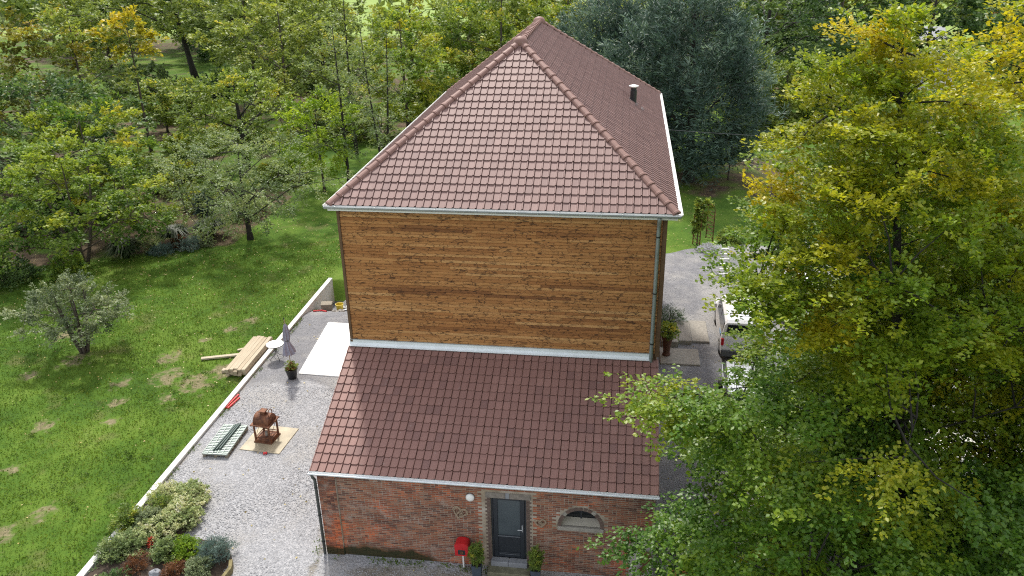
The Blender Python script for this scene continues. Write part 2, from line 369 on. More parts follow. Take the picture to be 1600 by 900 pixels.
def np_mesh(name, V, F, attrs=None):
    """V (n,3), F (m,k) faces of one size"""
    me = bpy.data.meshes.new(name); V = np.asarray(V, np.float32); F = np.asarray(F, np.int32)
    me.vertices.add(len(V)); me.vertices.foreach_set('co', V.ravel())
    me.loops.add(F.size); me.loops.foreach_set('vertex_index', F.ravel())
    me.polygons.add(len(F)); me.polygons.foreach_set('loop_start', np.arange(0, F.size, F.shape[1], dtype=np.int32))
    me.polygons.foreach_set('loop_total', np.full(len(F), F.shape[1], dtype=np.int32))
    for k, a in (attrs or {}).items():
        me.attributes.new(k, 'FLOAT', 'POINT').data.foreach_set('value', np.asarray(a, np.float32))
    me.update(calc_edges=True); me.validate(); return me

# ------------------------------------------------------------------ terrain and ground
def fbm(x, y, seed=0):
    r = np.random.default_rng(seed); z = np.zeros_like(x)
    for k in range(7):
        a = r.uniform(0, 2 * PI); f = 2 ** (k * .55); p = r.uniform(0, 6.28)
        z += np.sin((x * math.cos(a) + y * math.sin(a)) * f + p + 1.3 * np.sin((x * math.sin(a) - y * math.cos(a)) * f * .7 + p * 2)) / f ** .7
    return z / 3.0

BARE = [(-8.9, 5.0, 1.0), (-10.3, 5.3, .9), (-11.2, 6.9, .7), (-9.5, 3.7, .5), (-12.1, 4.6, .5), (-9.6, 9.9, .45), (-9.2, 10.9, .5), (-10.4, 8.7, .35),
        (-13.2, 1.2, .55), (-11.4, 3.2, .45), (-10.9, 1.9, .4), (-15.3, 6.3, .8), (-8.1, 6.2, .9), (-10.6, -4.6, .6), (-9.9, -3.4, .5), (-10.2, -5.9, .6), (-12.6, -1.4, .4), (-17.4, 8.4, .7), (-16.4, 4.8, .5)]
def lawn():
    xs = np.concatenate([[-2200, -1000, -500, -250], np.arange(-140, -32, 4.), np.arange(-32, -7.1, .3), [-6.95, -6.85], np.arange(-6, 26, 1.), np.arange(26, 140, 4.), [250, 500, 1000, 2200]])
    ys = np.concatenate([[-600, -200], np.arange(-60, -12, 4.), np.arange(-12, 30, .3), np.arange(30, 220, 3.), [260, 340, 500, 1000, 2600]])
    X, Y = np.meshgrid(xs, ys); Z = .03 * fbm(X * .8, Y * .8, 3) + .18 * fbm(X * .07, Y * .07, 4) * np.clip((Y - 24) / 20, 0, 1)
    Z += .015 * RNG.standard_normal(X.shape) * (np.abs(X + 19) < 13) * (Y < 30)
    near = (X > -7.0) & (X < 24) & (Y < 20.5) & (Y > -27); Z = np.where(near, -.09, Z)
    Z = np.where((X > -6.9) & (X < 3) & (Y > 9.5) & (Y < 16.2), -1.9, Z)
    Z = np.where((X > -7.0) & (Y < 9.5) & (X < 24) & (Y > -27), -.12, Z)
    bare = np.zeros_like(X)
    for bx, by, r in BARE: bare = np.maximum(bare, .92 - .5 * np.hypot((X - bx), (Y - by) * .8) / r)
    bare = np.clip(bare, 0, 1) * .8
    # woodland floor and planting bed under the trees on the left
    ed = Y - (17.6 + .36 * (X + 22)) + .8 * fbm(X * .3, Y * .3, 8)
    earth = np.clip(.5 + ed / 2.6, 0, .62) * (X < -14.5)
    back = .48 + .28 * fbm(X * .11, Y * .11, 9)
    earth = np.where((Y > 30), np.where(X < 30, back, .3), earth)
    earth = np.maximum(earth, np.clip(.8 - np.hypot(X - 12.7, (Y - 36) * .8) / 5.5, 0, .6))
    earth = np.where((Y > 55) & (Y < 95) & (X > -45) & (X < -35), .1, earth)
    field = np.clip((Y - 112 + 8 * fbm(X * .03, Y * .03, 10)) / 8, 0, 1)
    n = len(xs); idx = np.arange(X.size).reshape(X.shape)
    F = np.stack([idx[:-1, :-1], idx[:-1, 1:], idx[1:, 1:], idx[1:, :-1]], -1).reshape(-1, 4)
    me = np_mesh('lawn', np.stack([X, Y, Z], -1).reshape(-1, 3), F, {'bare': bare.ravel(), 'earth': earth.ravel(), 'field': field.ravel()})
    me.shade_smooth()
    return tag(obj('lawn', me, 'lawn'), 'green lawn with bare earth patches running into brown woodland floor', None, None, 'structure')
lawn()

def yard_z(x, y):
    s = np.clip((y - 11.4) / 4.4, 0, 1); s = s * s * (3 - 2 * s)
    return -1.25 * s * np.clip((3 - x) / 2, 0, 1)
def sheet(name, xs, yfun, ny, mat, label, attrs=None, zf=None):
    t = np.linspace(0, 1, ny); X = np.repeat(np.asarray(xs)[None], ny, 0); a, b = yfun(X[0])
    Y = a[None] * (1 - t[:, None]) + b[None] * t[:, None]
    Z = (zf(X, Y) if zf else np.zeros_like(X)); idx = np.arange(X.size).reshape(X.shape)
    F = np.stack([idx[:-1, :-1], idx[:-1, 1:], idx[1:, 1:], idx[1:, :-1]], -1).reshape(-1, 4)
    me = np_mesh(name, np.stack([X, Y, Z], -1).reshape(-1, 3), F, {k: f(X, Y).ravel() for k, f in (attrs or {}).items()}); me.shade_smooth()
    return tag(obj(name, me, mat), label, None, None, 'structure')
def fines(X, Y):
    e = Y - (5.25 + .45 * np.sin(X * 1.3 + 1) - .12 * (X + 5) ** 2 * .3)
    return np.clip(.5 + e / 1.2, 0, 1) * (X < 4)
def dirt(X, Y):
    d = np.clip(.75 - np.abs(Y + 4.75) / 1.3, 0, 1) * np.clip((X + .5) / 2.0, .25, 1) * (X > -1.3)
    d = np.maximum(d, np.clip(.62 - np.hypot(X + .35, (Y + 2.9) * .5) / 1.1, 0, 1))
    d = np.maximum(d, np.clip(.62 - (X + 6.8) / .55, 0, 1) * (X < -5)); d = np.maximum(d, np.clip(.66 - np.abs(X + .1) / .5, 0, 1) * (X < .5) * (Y < 6))
    return np.maximum(d, np.clip(.6 - np.abs(Y - 22.3 - .3 * (X - 11)) / .9, 0, 1) * (X > 10))
sheet('gravel_yard', np.arange(-6.84, 10.0, .28), lambda x: (np.full_like(x, -26.), np.full_like(x, 16.05)), 160, 'gravel',
      'pale crushed stone yard between the white wall and the house', {'fines': fines, 'dirt': dirt}, lambda X, Y: yard_z(X, Y) + .012 * fbm(X, Y, 21))
sheet('gravel_drive', np.arange(9.92, 21.1, .3), lambda x: (np.full_like(x, -26.), 21.6 + .30 * (x - 11) + .25 * np.sin(x * 2.1)), 120, 'gravel',
      'bluish gravel drive along the right side of the house', {'fines': lambda X, Y: .74 * np.clip(np.where(Y > -4.2, 1, (X - 9.95) / 3.2), 0, 1), 'dirt': dirt}, lambda X, Y: .012 * fbm(X, Y, 22) + np.clip((Y - 20.2) / .8, 0, 1) * .05)
_m = MB(); _m.prism([(-4.84, 6.15), (-.02, 6.0), (-.02, 10.95), (-5.22, 11.0)], -.15, .045, 'z')
tag(obj('terrace', _m, 'slab'), 'bright white terrace slab beside the timber house', None, None, 'structure')
_m = MB(); _m.prism([(17.4, 1.5), (27, 1.0), (28, 9.5), (18.4, 10)], -.15, .06, 'z')
tag(obj('concrete_pad', _m, 'white_conc'), 'pale concrete hardstanding glimpsed under the beech', None, None, 'structure')
_m = MB()
_pts = [(37.0, 50), (39.0, 60), (41.5, 70), (45.5, 84), (52, 104), (60, 130)]
for (ax, ay), (bx, by) in zip(_pts, _pts[1:]):
    _m.add([(ax - 2.1, ay, .16), (ax + 2.1, ay, .16), (bx + 2.1, by, .16), (bx - 2.1, by, .16)], [(0, 1, 2, 3)])
tag(obj('lane', _m, simple("pale_asphalt", (.24, .25, .27), .9, 0, .12, 3, .2)), 'pale lane seen in the gap between the two beech crowns', None, None, 'structure')

# ------------------------------------------------------------------ tiles
def tile_mb(tw, th, mb=None, M=None, tint=0.):
    """interlocking clay tile: flat pan, roll on its right side, thick rounded lower edge"""
    mb = mb or MB(); mb.cur = tint
    P = [(0.01, -.002), (.04, .006), (.60, .006), (.76, .009), (.81, .034), (.93, .034), (.975, .002)]
    E = [.022, .004, 0, .004, .012, .016, .026]
    n = len(P); vs = []
    for (u, h), e in zip(P, E): vs.append((u * tw, e, h + .034))          # lower lip, top
    for (u, h), e in zip(P, E): vs.append((u * tw, th * 1.06, h + .004))  # upper end
    for (u, h), e in zip(P, E): vs.append((u * tw, e + .002, h + .014))   # lower lip, bottom
    if M is not None: vs = [M @ Vector(p) for p in vs]
    fs = [(i, i + 1, n + i + 1, n + i) for i in range(n - 1)] + [(2 * n + i, 2 * n + i + 1, i + 1, i) for i in range(n - 1)]
    fs += [(2 * n, 0, n), (n - 1, 3 * n - 1, 2 * n - 1)]
    return mb.add(vs, fs)

def roof_frame(O, U, V):
    O, U, V = Vector(O), Vector(U).normalized(), Vector(V).normalized(); N = U.cross(V)
    return Matrix(((U.x, V.x, N.x, O.x), (U.y, V.y, N.y, O.y), (U.z, V.z, N.z, O.z), (0, 0, 0, 1)))

def tile_field(F, B, L, tw, th, left=None, right=None):
    """yields (matrix, status) over a roof plane B wide, L up the slope; left / right: (u0, slope) hip lines u > u0 + k v, u < u0 + k v"""
    nc, nr = round(B / tw), round(L / th)
    for j in range(nr):
        for i in range(nc):
            u, v = i * tw, j * th; cs = [(u + a * tw, v + b * th) for a in (0, 1) for b in (0, 1.05)]
            stt = 'in'
            for ln, sg in ((left, 1), (right, -1)):
                if ln is None: continue
                dd = [sg * (cu - (ln[0] + ln[1] * cv)) for cu, cv in cs]
                if max(dd) <= 0: stt = 'out'; break
                if min(dd) < 0: stt = 'cut_l' if sg == 1 else 'cut_r'
            if stt != 'out': yield F @ Matrix.Translation((u, v, 0)), stt

def build_tiles(parent, fields, tw, th, mat, nparts, seed):
    """the nparts whole tiles nearest to the camera of the first field become parts, all others one joined part"""
    r = random.Random(seed); rest = MB(); whole = []; cut_mbs = []
    for fi, (F, B, L, left, right) in enumerate(fields):
        cl, cr = MB(), MB()
        for M, stt in tile_field(F, B, L, tw, th, left, right):
            ti = min(1, max(.01, r.gauss(.5, .28)))
            M = M @ Matrix.Translation((r.uniform(-.002, .002), r.gauss(0, .003), r.uniform(-.003, .004))) @ Matrix.Rotation(r.gauss(0, .007), 4, 'Z')
            if stt == 'in':
                if fi == 0: whole.append((((M.translation - CAM).length), M, ti))
                else: tile_mb(tw, th, rest, M, ti)
            else: tile_mb(tw, th, cl if stt == 'cut_l' else cr, M, ti)
        for mb, ln, sg in ((cl, left, 1), (cr, right, -1)):
            if not mb.v: continue
            me = mb.mesh('cut', recalc=False); bm = bmesh.new(); bm.from_mesh(me)
            p = F @ Vector((ln[0], 0, 0)); d = (F.to_3x3() @ Vector((ln[1], 1, 0))).normalized()
            nrm = d.cross(F.to_3x3() @ Vector((0, 0, 1))) * sg       # points inside
            bmesh.ops.bisect_plane(bm, geom=bm.verts[:] + bm.edges[:] + bm.faces[:], plane_co=p, plane_no=-nrm, clear_outer=True)
            bm.to_mesh(me); bm.free()
            o = len(rest.v); tv = [a.value for a in me.attributes['tint'].data]
            rest.v += [tuple(v.co) for v in me.vertices]; rest.t += tv
            rest.f += [tuple(i + o for i in pl.vertices) for pl in me.polygons]
            bpy.data.meshes.remove(me)
    whole.sort(key=lambda w: w[0])
    me = tile_mb(tw, th).mesh('roof_tile', recalc=False); me.materials.append(MAT[mat])
    for dist, M, ti in whole[:nparts]:
        o = bpy.data.objects.new('roof_tile', me); C.objects.link(o); o.parent = parent
        o.matrix_local = parent.matrix_world.inverted() @ M if False else M
        o['tint'] = ti
    for dist, M, ti in whole[nparts:]: tile_mb(tw, th, rest, M, ti)
    if rest.v: tag(obj('roof_tiling', rest, mat, parent, recalc=False), kind='stuff')

def ridge_mesh(L, r=.125):
    """half-round ridge tile along +y with a raised collar at its lower end"""
    mb = MB(); n = 9; secs = [(0, r * 1.17), (.05, r * 1.20), (.075, r * 1.16), (.085, r * 1.06), (L * .6, r), (L * 1.04, r * .93)]
    vs = []
    for y, q in secs:
        vs += [(q * math.cos(PI * k / (n - 1)), y, q * .86 * math.sin(PI * k / (n - 1)) - .05) for k in range(n)]
    fs = [(s * n + k, s * n + k + 1, (s + 1) * n + k + 1, (s + 1) * n + k) for s in range(len(secs) - 1) for k in range(n - 1)]
    fs += [tuple(range(n))]
    mb.add(vs, fs); me = mb.mesh('ridge_tile', smooth=False); me.materials.append(MAT['ridge']); return me

def lay_ridge(parent, a, b, count, up=Vector((0, 0, 1)), lift=.05):
    a, b = Vector(a), Vector(b); d = (b - a); L = d.length / count; d.normalize()
    x = d.cross(up).normalized(); n = x.cross(d)
    key = round(L, 3)
    me = RIDGE.get(key) or RIDGE.setdefault(key, ridge_mesh(L))
    for k in range(count):
        p = a + d * L * k + n * lift
        o = bpy.data.objects.new('ridge_tile', me); C.objects.link(o); o.parent = parent
        o.matrix_local = Matrix(((x.x, d.x, n.x, p.x), (x.y, d.y, n.y, p.y), (x.z, d.z, n.z, p.z), (0, 0, 0, 1)))
        o['tint'] = rnd.uniform(.2, .8)
RIDGE = {}

# ------------------------------------------------------------------ the timber house
HW, HL, ZE, ZR, RX, R1, R2 = 9.832, 17.64, 9.82, 13.80, 4.958, 5.73, 11.90
XL, XR, YF, YB = -.215, 10.16, -.20, 17.84
house = thing('timber_house', 'tall timber clad house under a hipped roof of pinkish clay tiles', 'house')
m = MB(); m.box(.03, HW - .03, .03, HL - .03, -1.6, ZE - .12); obj('wall', m, 'soffit', house)
# cladding boards of the front
ncourse = 45; ch = (9.70 - 5.20) / ncourse
boards = []
for k in range(ncourse):
    z = 5.20 + k * ch; x = .07
    while x < HW - .08:
        ln = rnd.choice([1.2, 1.8, 2.4, 3.0, 3.6]) * rnd.uniform(.9, 1.1)
        if x == .07: ln *= rnd.uniform(.3, 1)
        x2 = min(HW - .07, x + ln)
        if HW - .07 - x2 < .5: x2 = HW - .07
        boards.append((x, x2, z)); x = x2
rowt = [rnd.gauss(.52, .13) for _ in range(ncourse)]
for x, x2, z in boards:
    mb = MB(); w = x2 - x - .005; h = ch - .004; y0 = rnd.uniform(-.003, .003)
    mb.prism([(0, 0), (-.016 + y0, .0), (-.024 + y0, .006), (-.024 + y0, h - .022), (-.006, h - .006), (0, h)], 0, w, 'x')
    o = obj('cladding_board', mb, 'wood', house, (x, .03, z))
    o['tint'] = min(1, max(.02, rowt[int((z - 5.2) / ch + .5) % ncourse] + rnd.gauss(0, .15)))
# the three other sides, joined courses
mb = MB()
for k in range(96):
    z = .1 + k * ch
    if z > 9.6: break
    for (px, py, ux, uy, LL) in ((.03, HL - .06, 0, -1, HL - .12), (HW - .03, .06, 0, 1, HL - .12), (HW - .06, HL - .03, -1, 0, HW - .12)):
        mb.cur = min(1, max(.05, rnd.gauss(.5, .2)))
        nx, ny = (uy, -ux)
        q = [(0, 0), (.02, 0), (.024, ch - .018), (.012, ch - .003), (0, ch - .003)]
        vs = [(px + nx * a, py + ny * a, z + b) for a, b in q] + [(px + nx * a + ux * LL, py + ny * a + uy * LL, z + b) for a, b in q]
        mb.add(vs, [(0, 1, 2, 3, 4), (9, 8, 7, 6, 5)] + [(i, 5 + i, 5 + (i + 1) % 5, (i + 1) % 5) for i in range(5)])
tag(obj('side_cladding', mb, 'wood', house), kind='stuff')
for x0, x1 in ((-.02, .066), (HW - .066, HW + .06)):
    mb = MB(); mb.bbox(x0, x1, -.03, .08, 5.12, 9.72, .006); o = obj('corner_board', mb, 'soffit', house)
# roof planes (deck) and tiles
rf = MB()
A, B_, C_, D_ = (XL + .02, YF + .02, ZE - .02), (XR - .02, YF + .02, ZE - .02), (XR - .02, YB - .02, ZE - .02), (XL + .02, YB - .02, ZE - .02)
P1, P2 = (RX, R1, ZR - .03), (RX, R2, ZR - .03)
rf.add([A, B_, C_, D_, P1, P2], [(0, 1, 4), (1, 2, 5, 4), (2, 3, 5), (3, 0, 4, 5), (3, 2, 1, 0)])
roof = obj('roof', rf, 'underlay', house)
TW, TH = .2282, .31
Bf = XR - XL; Lf = math.hypot(R1 - YF, ZR - ZE); Ls = math.hypot(XR - RX, ZR - ZE); Ll = math.hypot(RX - XL, ZR - ZE); Bs = YB - YF
front = (roof_frame((XL, YF, ZE), (1, 0, 0), (0, R1 - YF, ZR - ZE)), Bf, Lf, (0, (RX - XL) / Lf), (Bf, -(XR - RX) / Lf))
right = (roof_frame((XR, YF, ZE), (0, 1, 0), (RX - XR, 0, ZR - ZE)), Bs, Ls, (0, (R1 - YF) / Ls), (Bs, -(YB - R2) / Ls))
left = (roof_frame((XL, YB, ZE), (0, -1, 0), (RX - XL, 0, ZR - ZE)), Bs, Ll, (0, (YB - R2) / Ll), (Bs, -(R1 - YF) / Ll))
back = (roof_frame((XR, YB, ZE), (-1, 0, 0), (0, R2 - YB, ZR - ZE)), Bf, math.hypot(YB - R2, ZR - ZE), (0, (XR - RX) / math.hypot(YB - R2, ZR - ZE)), (Bf, -(RX - XL) / math.hypot(YB - R2, ZR - ZE)))
build_tiles(roof, [front, right, left, back], TW, TH, 'tile', 300, 5)
lay_ridge(roof, (XL + .03, YF + .03, ZE), (RX, R1, ZR), 21)
lay_ridge(roof, (XR - .03, YF + .03, ZE), (RX, R1, ZR), 21)
lay_ridge(roof, (XL + .03, YB - .03, ZE), (RX, R2, ZR), 21)
lay_ridge(roof, (XR - .03, YB - .03, ZE), (RX, R2, ZR), 21)
lay_ridge(roof, (RX, R1 + .1, ZR), (RX, R2 - .1, ZR), 15)
for yy in (R1, R2):
    mb = MB(); mb.lathe([(.02, -.16), (.235, -.15), (.25, -.04), (.235, .06), (.17, .14), (.06, .185), (.01, .19)], 16)
    o = obj('ridge_cap', mb, 'ridge', roof, (RX, yy, ZR + .0), smooth=True); o['tint'] = .3

def gutter_mb(L, r=.078):
    """half-round trough along +x from 0 to L, the wall on its +y side"""
    mb = MB(); n = 9; a = [PI + PI * k / (n - 1) for k in range(n)]
    outer = [(r * math.cos(t), r * math.sin(t)) for t in a]; inner = [((r - .012) * math.cos(t), (r - .012) * math.sin(t)) for t in reversed(a)]
    mb.prism(outer + inner, 0, L, 'x'); mb.tube([(0, -r, .004), (L, -r, .004)], .013, 6)
    for x0 in (0, L - .01): mb.prism(outer, x0, x0 + .01, 'x')
    return mb
_g = obj('gutter', gutter_mb(XR - XL + .16), 'zinc', house, (XL - .08, YF - .06, ZE - .005))
mb = MB(); mb.box(XL, XR, YF - .006, YF + .012, ZE - .16, ZE + .012); obj('eaves_strip', mb, 'white_metal', house)
mb = MB(); mb.box(XL, XR, YF + .015, .03, ZE - .14, ZE - .125); obj('soffit', mb, 'soffit', house)
obj('gutter', gutter_mb(Bs), 'white_metal', house, (XR + .06, YF, ZE - .005), PI / 2)
obj('gutter', gutter_mb(Bs), 'white_metal', house, (XL - .06, YB, ZE - .005), -PI / 2)
mb = MB(); dx = HW - .19
mb.tube([(dx, YF - .06, ZE - .08), (dx, YF - .05, ZE - .17), (dx, -.10, ZE - .34), (dx, -.085, ZE - .5), (dx, -.085, 5.0), (dx, -.085, 2.9)], .058, 10)
dp = obj('downpipe', mb, 'pipe_zinc', house, smooth=True)
for z in (9.1, 7.3, 5.6):
    mb = MB(); mb.lathe([(.067, z - .02), (.067, z + .02)], 10, dx, -.085); obj('pipe_clip', mb, 'dark_metal', dp)
bm_ = MB(); bm_.box(-.012, .012, -.092, -.084, -.07, .02); bm_.box(-.012, .012, -.092, .06, .006, .012); bme = bm_.mesh('gutter_bracket'); bme.materials.append(MAT['zinc'])
for k in range(17):
    o = obj('gutter_bracket', bme, None, _g, (.35 + k * .61, 0, 0))
# flue on the right slope
fx, fy = 8.87, 10.72; fz = ZR - .7716 * (fx - RX)
mb = MB(); mb.lathe([(.13, fz - .1), (.13, fz + .50), (.115, fz + .51), (.115, fz + .60)], 14, fx, fy); fl = obj('chimney_flue', mb, 'dark_metal', house, smooth=False)
mb = MB(); mb.lathe([(.10, fz + .58), (.10, fz + .65)], 12, fx, fy); mb.lathe([(.19, fz + .65), (.19, fz + .68), (.05, fz + .72)], 14, fx, fy); obj('flue_cap', mb, 'white_metal', fl)
Fr = roof_frame((fx, fy, fz), (0, 1, 0), (RX - XR, 0, ZR - ZE))
mb = MB(); mb.box(-.26, .26, -.62, .30, .035, .05, Fr); obj('flue_flashing', mb, simple("lead_flashing", (.16, .17, .18), .6, .3, .2, 6, .1), fl)

# ------------------------------------------------------------------ the brick annexe
AX0, AX1, AY, AZ1, AZ2, AD = -.06, 9.87, -4.27, 3.14, 5.01, 4.12
WX0, WX1 = .07, 9.80
annexe = thing('brick_annexe', 'low red brick annexe under a sloping roof of brown red tiles', 'annexe')
sl_a = (AZ2 - AZ1) / (0 - AY)
def wall_top(y): return AZ1 + sl_a * (y - AY) - .10
DX0, DX1, DZ0, DZ1 = 5.17, 6.20, .33, 2.545           # door opening
WC, WW, WS, WH = 7.76, .56, 1.72, .60                 # lunette: centre, half width, sill, rise
zt = wall_top(-AD)
wall = MB()
def col(x0, x1, za, zb, za2=None, zb2=None, y=-AD):
    za2 = za if za2 is None else za2; zb2 = zb if zb2 is None else zb2
    wall.add([(x0, y, za), (x1, y, za2), (x1, y, zb2), (x0, y, zb)], [(0, 1, 2, 3)])
col(WX0, DX0, -.15, zt); col(DX0, DX1, DZ1, zt); col(DX0, DX1, -.15, DZ0); col(DX1, WC - WW, -.15, zt); col(WC + WW, WX1, -.15, zt)
col(WC - WW, WC + WW, -.15, WS)
def arch(x): return WS + WH * math.sqrt(max(0, 1 - ((x - WC) / WW) ** 2))
ax_ = [WC - WW * math.cos(PI * k / 16) for k in range(17)]
for a, b in zip(ax_, ax_[1:]):
    col(a, b, arch(a), zt, arch(b), zt)
    wall.add([(a, -AD, arch(a)), (b, -AD, arch(b)), (b, -AD + .30, arch(b)), (a, -AD + .30, arch(a))], [(0, 1, 2, 3)])
for x in (DX0, DX1): wall.add([(x, -AD, DZ0), (x, -AD + .3, DZ0), (x, -AD + .3, DZ1), (x, -AD, DZ1)], [(0, 1, 2, 3)])
wall.add([(DX0, -AD, DZ1), (DX1, -AD, DZ1), (DX1, -AD + .3, DZ1), (DX0, -AD + .3, DZ1)], [(0, 1, 2, 3)])
for x in (WX0, WX1): wall.add([(x, -AD, -.15), (x, 0, -.15), (x, 0, wall_top(0)), (x, -AD, zt)], [(0, 1, 2, 3)])
w_o = obj('wall', wall, 'mortar', annexe, recalc=False)
# bricks
bh, bw = .0668, .2255
bricks = []
for k in range(int(zt / bh)):
    z = .0 + k * bh; x = WX0 - (bw * .5 if k % 2 else 0)
    while x < WX1:
        a, b = max(x, WX0), min(x + bw, WX1); x += bw
        if a < .62 < b: segs = [(a, .618), (.632, b)]
        elif rnd.random() < .12 and b - a > .2: segs = [(a, (a + b) / 2), ((a + b) / 2, b)]
        else: segs = [(a, b)]
        for a, b in segs:
            if b - a < .05: continue
            if z + bh > zt: continue
            if b > DX0 - .17 and a < DX1 + .17 and z < DZ1 + .21 and z + bh > DZ0 - .33: continue
            mx, mz = (a + b) / 2, z + bh / 2
            if z > WS - .16 and z < WS and abs(mx - WC) < WW + .17: continue
            if z >= WS - .03 and ((mx - WC) / (WW + .20)) ** 2 + ((mz - WS) / (WH + .17)) ** 2 < 1: continue
            if mx > 9.12 and mz < 1.75 and ((mx - 9.75) / .62) ** 2 + (max(0, mz - .9) / .78) ** 2 < 1: continue
            bricks.append((a, b, z))
def brick_ok(a, b, z): return not (a < .60 and b > .60)
rest = MB(); cand = []
def brick_box(mb, x0, x1, y0, y1, z0, z1):
    c = .006
    vs = [(x0, y1, z0), (x1, y1, z0), (x1, y1, z1), (x0, y1, z1), (x0, y0 + c, z0), (x1, y0 + c, z0), (x1, y0 + c, z1), (x0, y0 + c, z1),
          (x0 + c, y0, z0 + c), (x1 - c, y0, z0 + c), (x1 - c, y0, z1 - c), (x0 + c, y0, z1 - c)]
    mb.add(vs, [(0, 4, 7, 3), (1, 2, 6, 5), (3, 7, 6, 2), (0, 1, 5, 4), (4, 5, 9, 8), (5, 6, 10, 9), (6, 7, 11, 10), (7, 4, 8, 11), (8, 9, 10, 11)])
for a, b, z in bricks:
    pil = b <= .64
    if b - a < .04: continue
    d = (CAM - Vector(((a + b) / 2, -AD, z))).length
    pr = rnd.uniform(.004, .013) + (.055 if pil else 0)
    ti = min(1, max(.02, rnd.gauss(.5, .33)))
    worn = (fbm(np.array([a * .9]), np.array([z * 1.3]), 31)[0] > .95 and rnd.random() < .6)
    if worn: continue
    cand.append((d, a + .007, b - .007, z + .0075, z + bh - .0075, pr, ti))
cand.sort()
bricks_mesh = {}
for i, (d, a, b, z0, z1, pr, ti) in enumerate(cand):
    if i < 300:
        key = round((b - a) / .02)
        me = bricks_mesh.get(key)
        if me is None:
            mb = MB(); w = key * .02 - .004; brick_box(mb, -w / 2, w / 2, -.0, .06, 0, z1 - z0)
            me = mb.mesh('brick', recalc=False); me.materials.append(MAT['brick']); bricks_mesh[key] = me
        o = bpy.data.objects.new('brick', me); C.objects.link(o); o.parent = w_o
        o.location = ((a + b) / 2, -AD - pr, z0); o['tint'] = ti
    else:
        rest.cur = ti; brick_box(rest, a, b, -AD - pr, -AD + .06, z0, z1)
# gable bricks left and right, header courses
for k in range(int(wall_top(0) / bh)):
    z = k * bh; y = -AD + (.1 if k % 2 else 0)
    while y < -.05:
        if z + bh < wall_top(y):
            for x, s in ((WX0, -1), (WX1, 1)):
                rest.cur = min(1, max(.02, rnd.gauss(.5, .25))); xa, xb = sorted((x - s * .05, x + s * .009))
                rest.box(xa, xb, y + .006, min(y + bw, -.01) - .006, z + .006, z + bh - .006)
        y += bw
tag(obj('brickwork', rest, 'brick', w_o, recalc=False), kind='stuff')
mb = MB(); mb.box(WX0, .628, -AD - .045, -AD - .002, 0, zt - .02); obj('pilaster', mb, 'mortar', w_o)
# pale surround of the door: toothed jamb bricks and a lintel
jm = MB(); me_j = None
k = 0; z = DZ0 - .12
while z < DZ1 - .02:
    for s, xe in ((-1, DX0), (1, DX1)):
        w = .155 if k % 2 else .10
        xa, xb = sorted((xe, xe + s * w))
        b2 = MB(); brick_box(b2, xa + .004, xb - .004, -AD - .018, -AD + .2, z + .007, z + bh - .007)
        o = obj('jamb_brick', b2, simple("jamb_brick_clay", (.125, .085, .07), .9, 0, .35, 9, .4) if 'jamb' not in MAT else MAT['jamb'], w_o)
        MAT.setdefault('jamb', o.data.materials[0])
    z += bh; k += 1
for xa, xb, mt in ((DX0 - .14, 5.60, 'lintel'), (5.605, 5.72, 'grey_stone'), (5.725, DX1 + .14, 'lintel')):
    mb = MB(); mb.bbox(xa, xb, -AD - .02, -AD + .2, DZ1 + .003, DZ1 + .19, .012); obj('lintel_stone', mb, mt, w_o)
# lunette window
win = MB()
for k in range(15):
    t0 = PI * (k + .08) / 15; t1 = PI * (k + .92) / 15
    q = [(WC - WW * rr * math.cos(t), WS + WH * rr2 * math.sin(t)) for rr, rr2, t in ((1.0, 1.0, t0), (1.19, 1.17, t0), (1.19, 1.17, t1), (1.0, 1.0, t1))]
    b2 = MB(); b2.prism(q, -AD - .016, -AD + .15, 'y'); obj('arch_brick', b2, 'stone' if k % 7 == 3 else MAT['jamb'], w_o)
mb = MB(); mb.bbox(WC - WW - .1, WC + WW + .1, -AD - .05, -AD + .05, WS - .12, WS, .015); obj('sill', mb, 'stone', w_o)
mb = MB(); mb.add([(WC - WW, -AD + .052, WS - .004), (WC + WW, -AD + .052, WS - .004), (WC + WW, -AD + .29, WS + .11), (WC - WW, -AD + .29, WS + .11)], [(0, 1, 2, 3)])
obj('sloping_reveal', mb, simple("cream_plaster", (.42, .39, .33), .9, 0, .1, 5, .15), w_o)
poly = [(x, arch(x)) for x in ax_]
mb = MB(); mb.tube([(x, -AD + .28, z - .02) for x, z in poly], .03, 6); mb.bar((WC, -AD + .28, WS), (WC, -AD + .28, WS + WH), .04, .04)
ww = obj('window', mb, 'anthracite', annexe)
mb = MB(); mb.prism([(WC + (x - WC) * .97, WS + (z - WS) * .97) for x, z in poly], -AD + .30, -AD + .31, 'y'); obj('window_pane', mb, 'car_glass', ww)
# front door
door = MB(); yd = -AD + .07
for x0, x1, z0, z1 in ((DX0, DX0 + .055, DZ0, DZ1), (DX1 - .055, DX1, DZ0, DZ1), (DX0 + .055, DX1 - .055, DZ1 - .055, DZ1)):
    door.box(x0 + .003, x1 - .003, yd, yd + .08, z0 + .003, z1 - .003)
d_o = obj('door', door, 'anthracite', annexe)
mb = MB()
x0, x1, z0, z1 = DX0 + .06, DX1 - .06, DZ0 + .02, DZ1 - .06
for q in ((x0, x0 + .13, z0, z1), (x1 - .13, x1, z0, z1), (x0 + .13, x1 - .13, z0, z0 + .16), (x0 + .13, x1 - .13, z1 - .05, z1), (x0 + .13, x1 - .13, z0 + .72, z0 + .80)):
    mb.bbox(q[0] + .001, q[1] - .001, yd - .012, yd + .05, q[2] + .001, q[3] - .001, .006)
obj('door_leaf', mb, 'anthracite', d_o)
mb = MB(); mb.box(x0 + .13, x1 - .13, yd + .012, yd + .03, z0 + .16, z0 + .72); obj('door_panel', mb, 'anthracite', d_o)
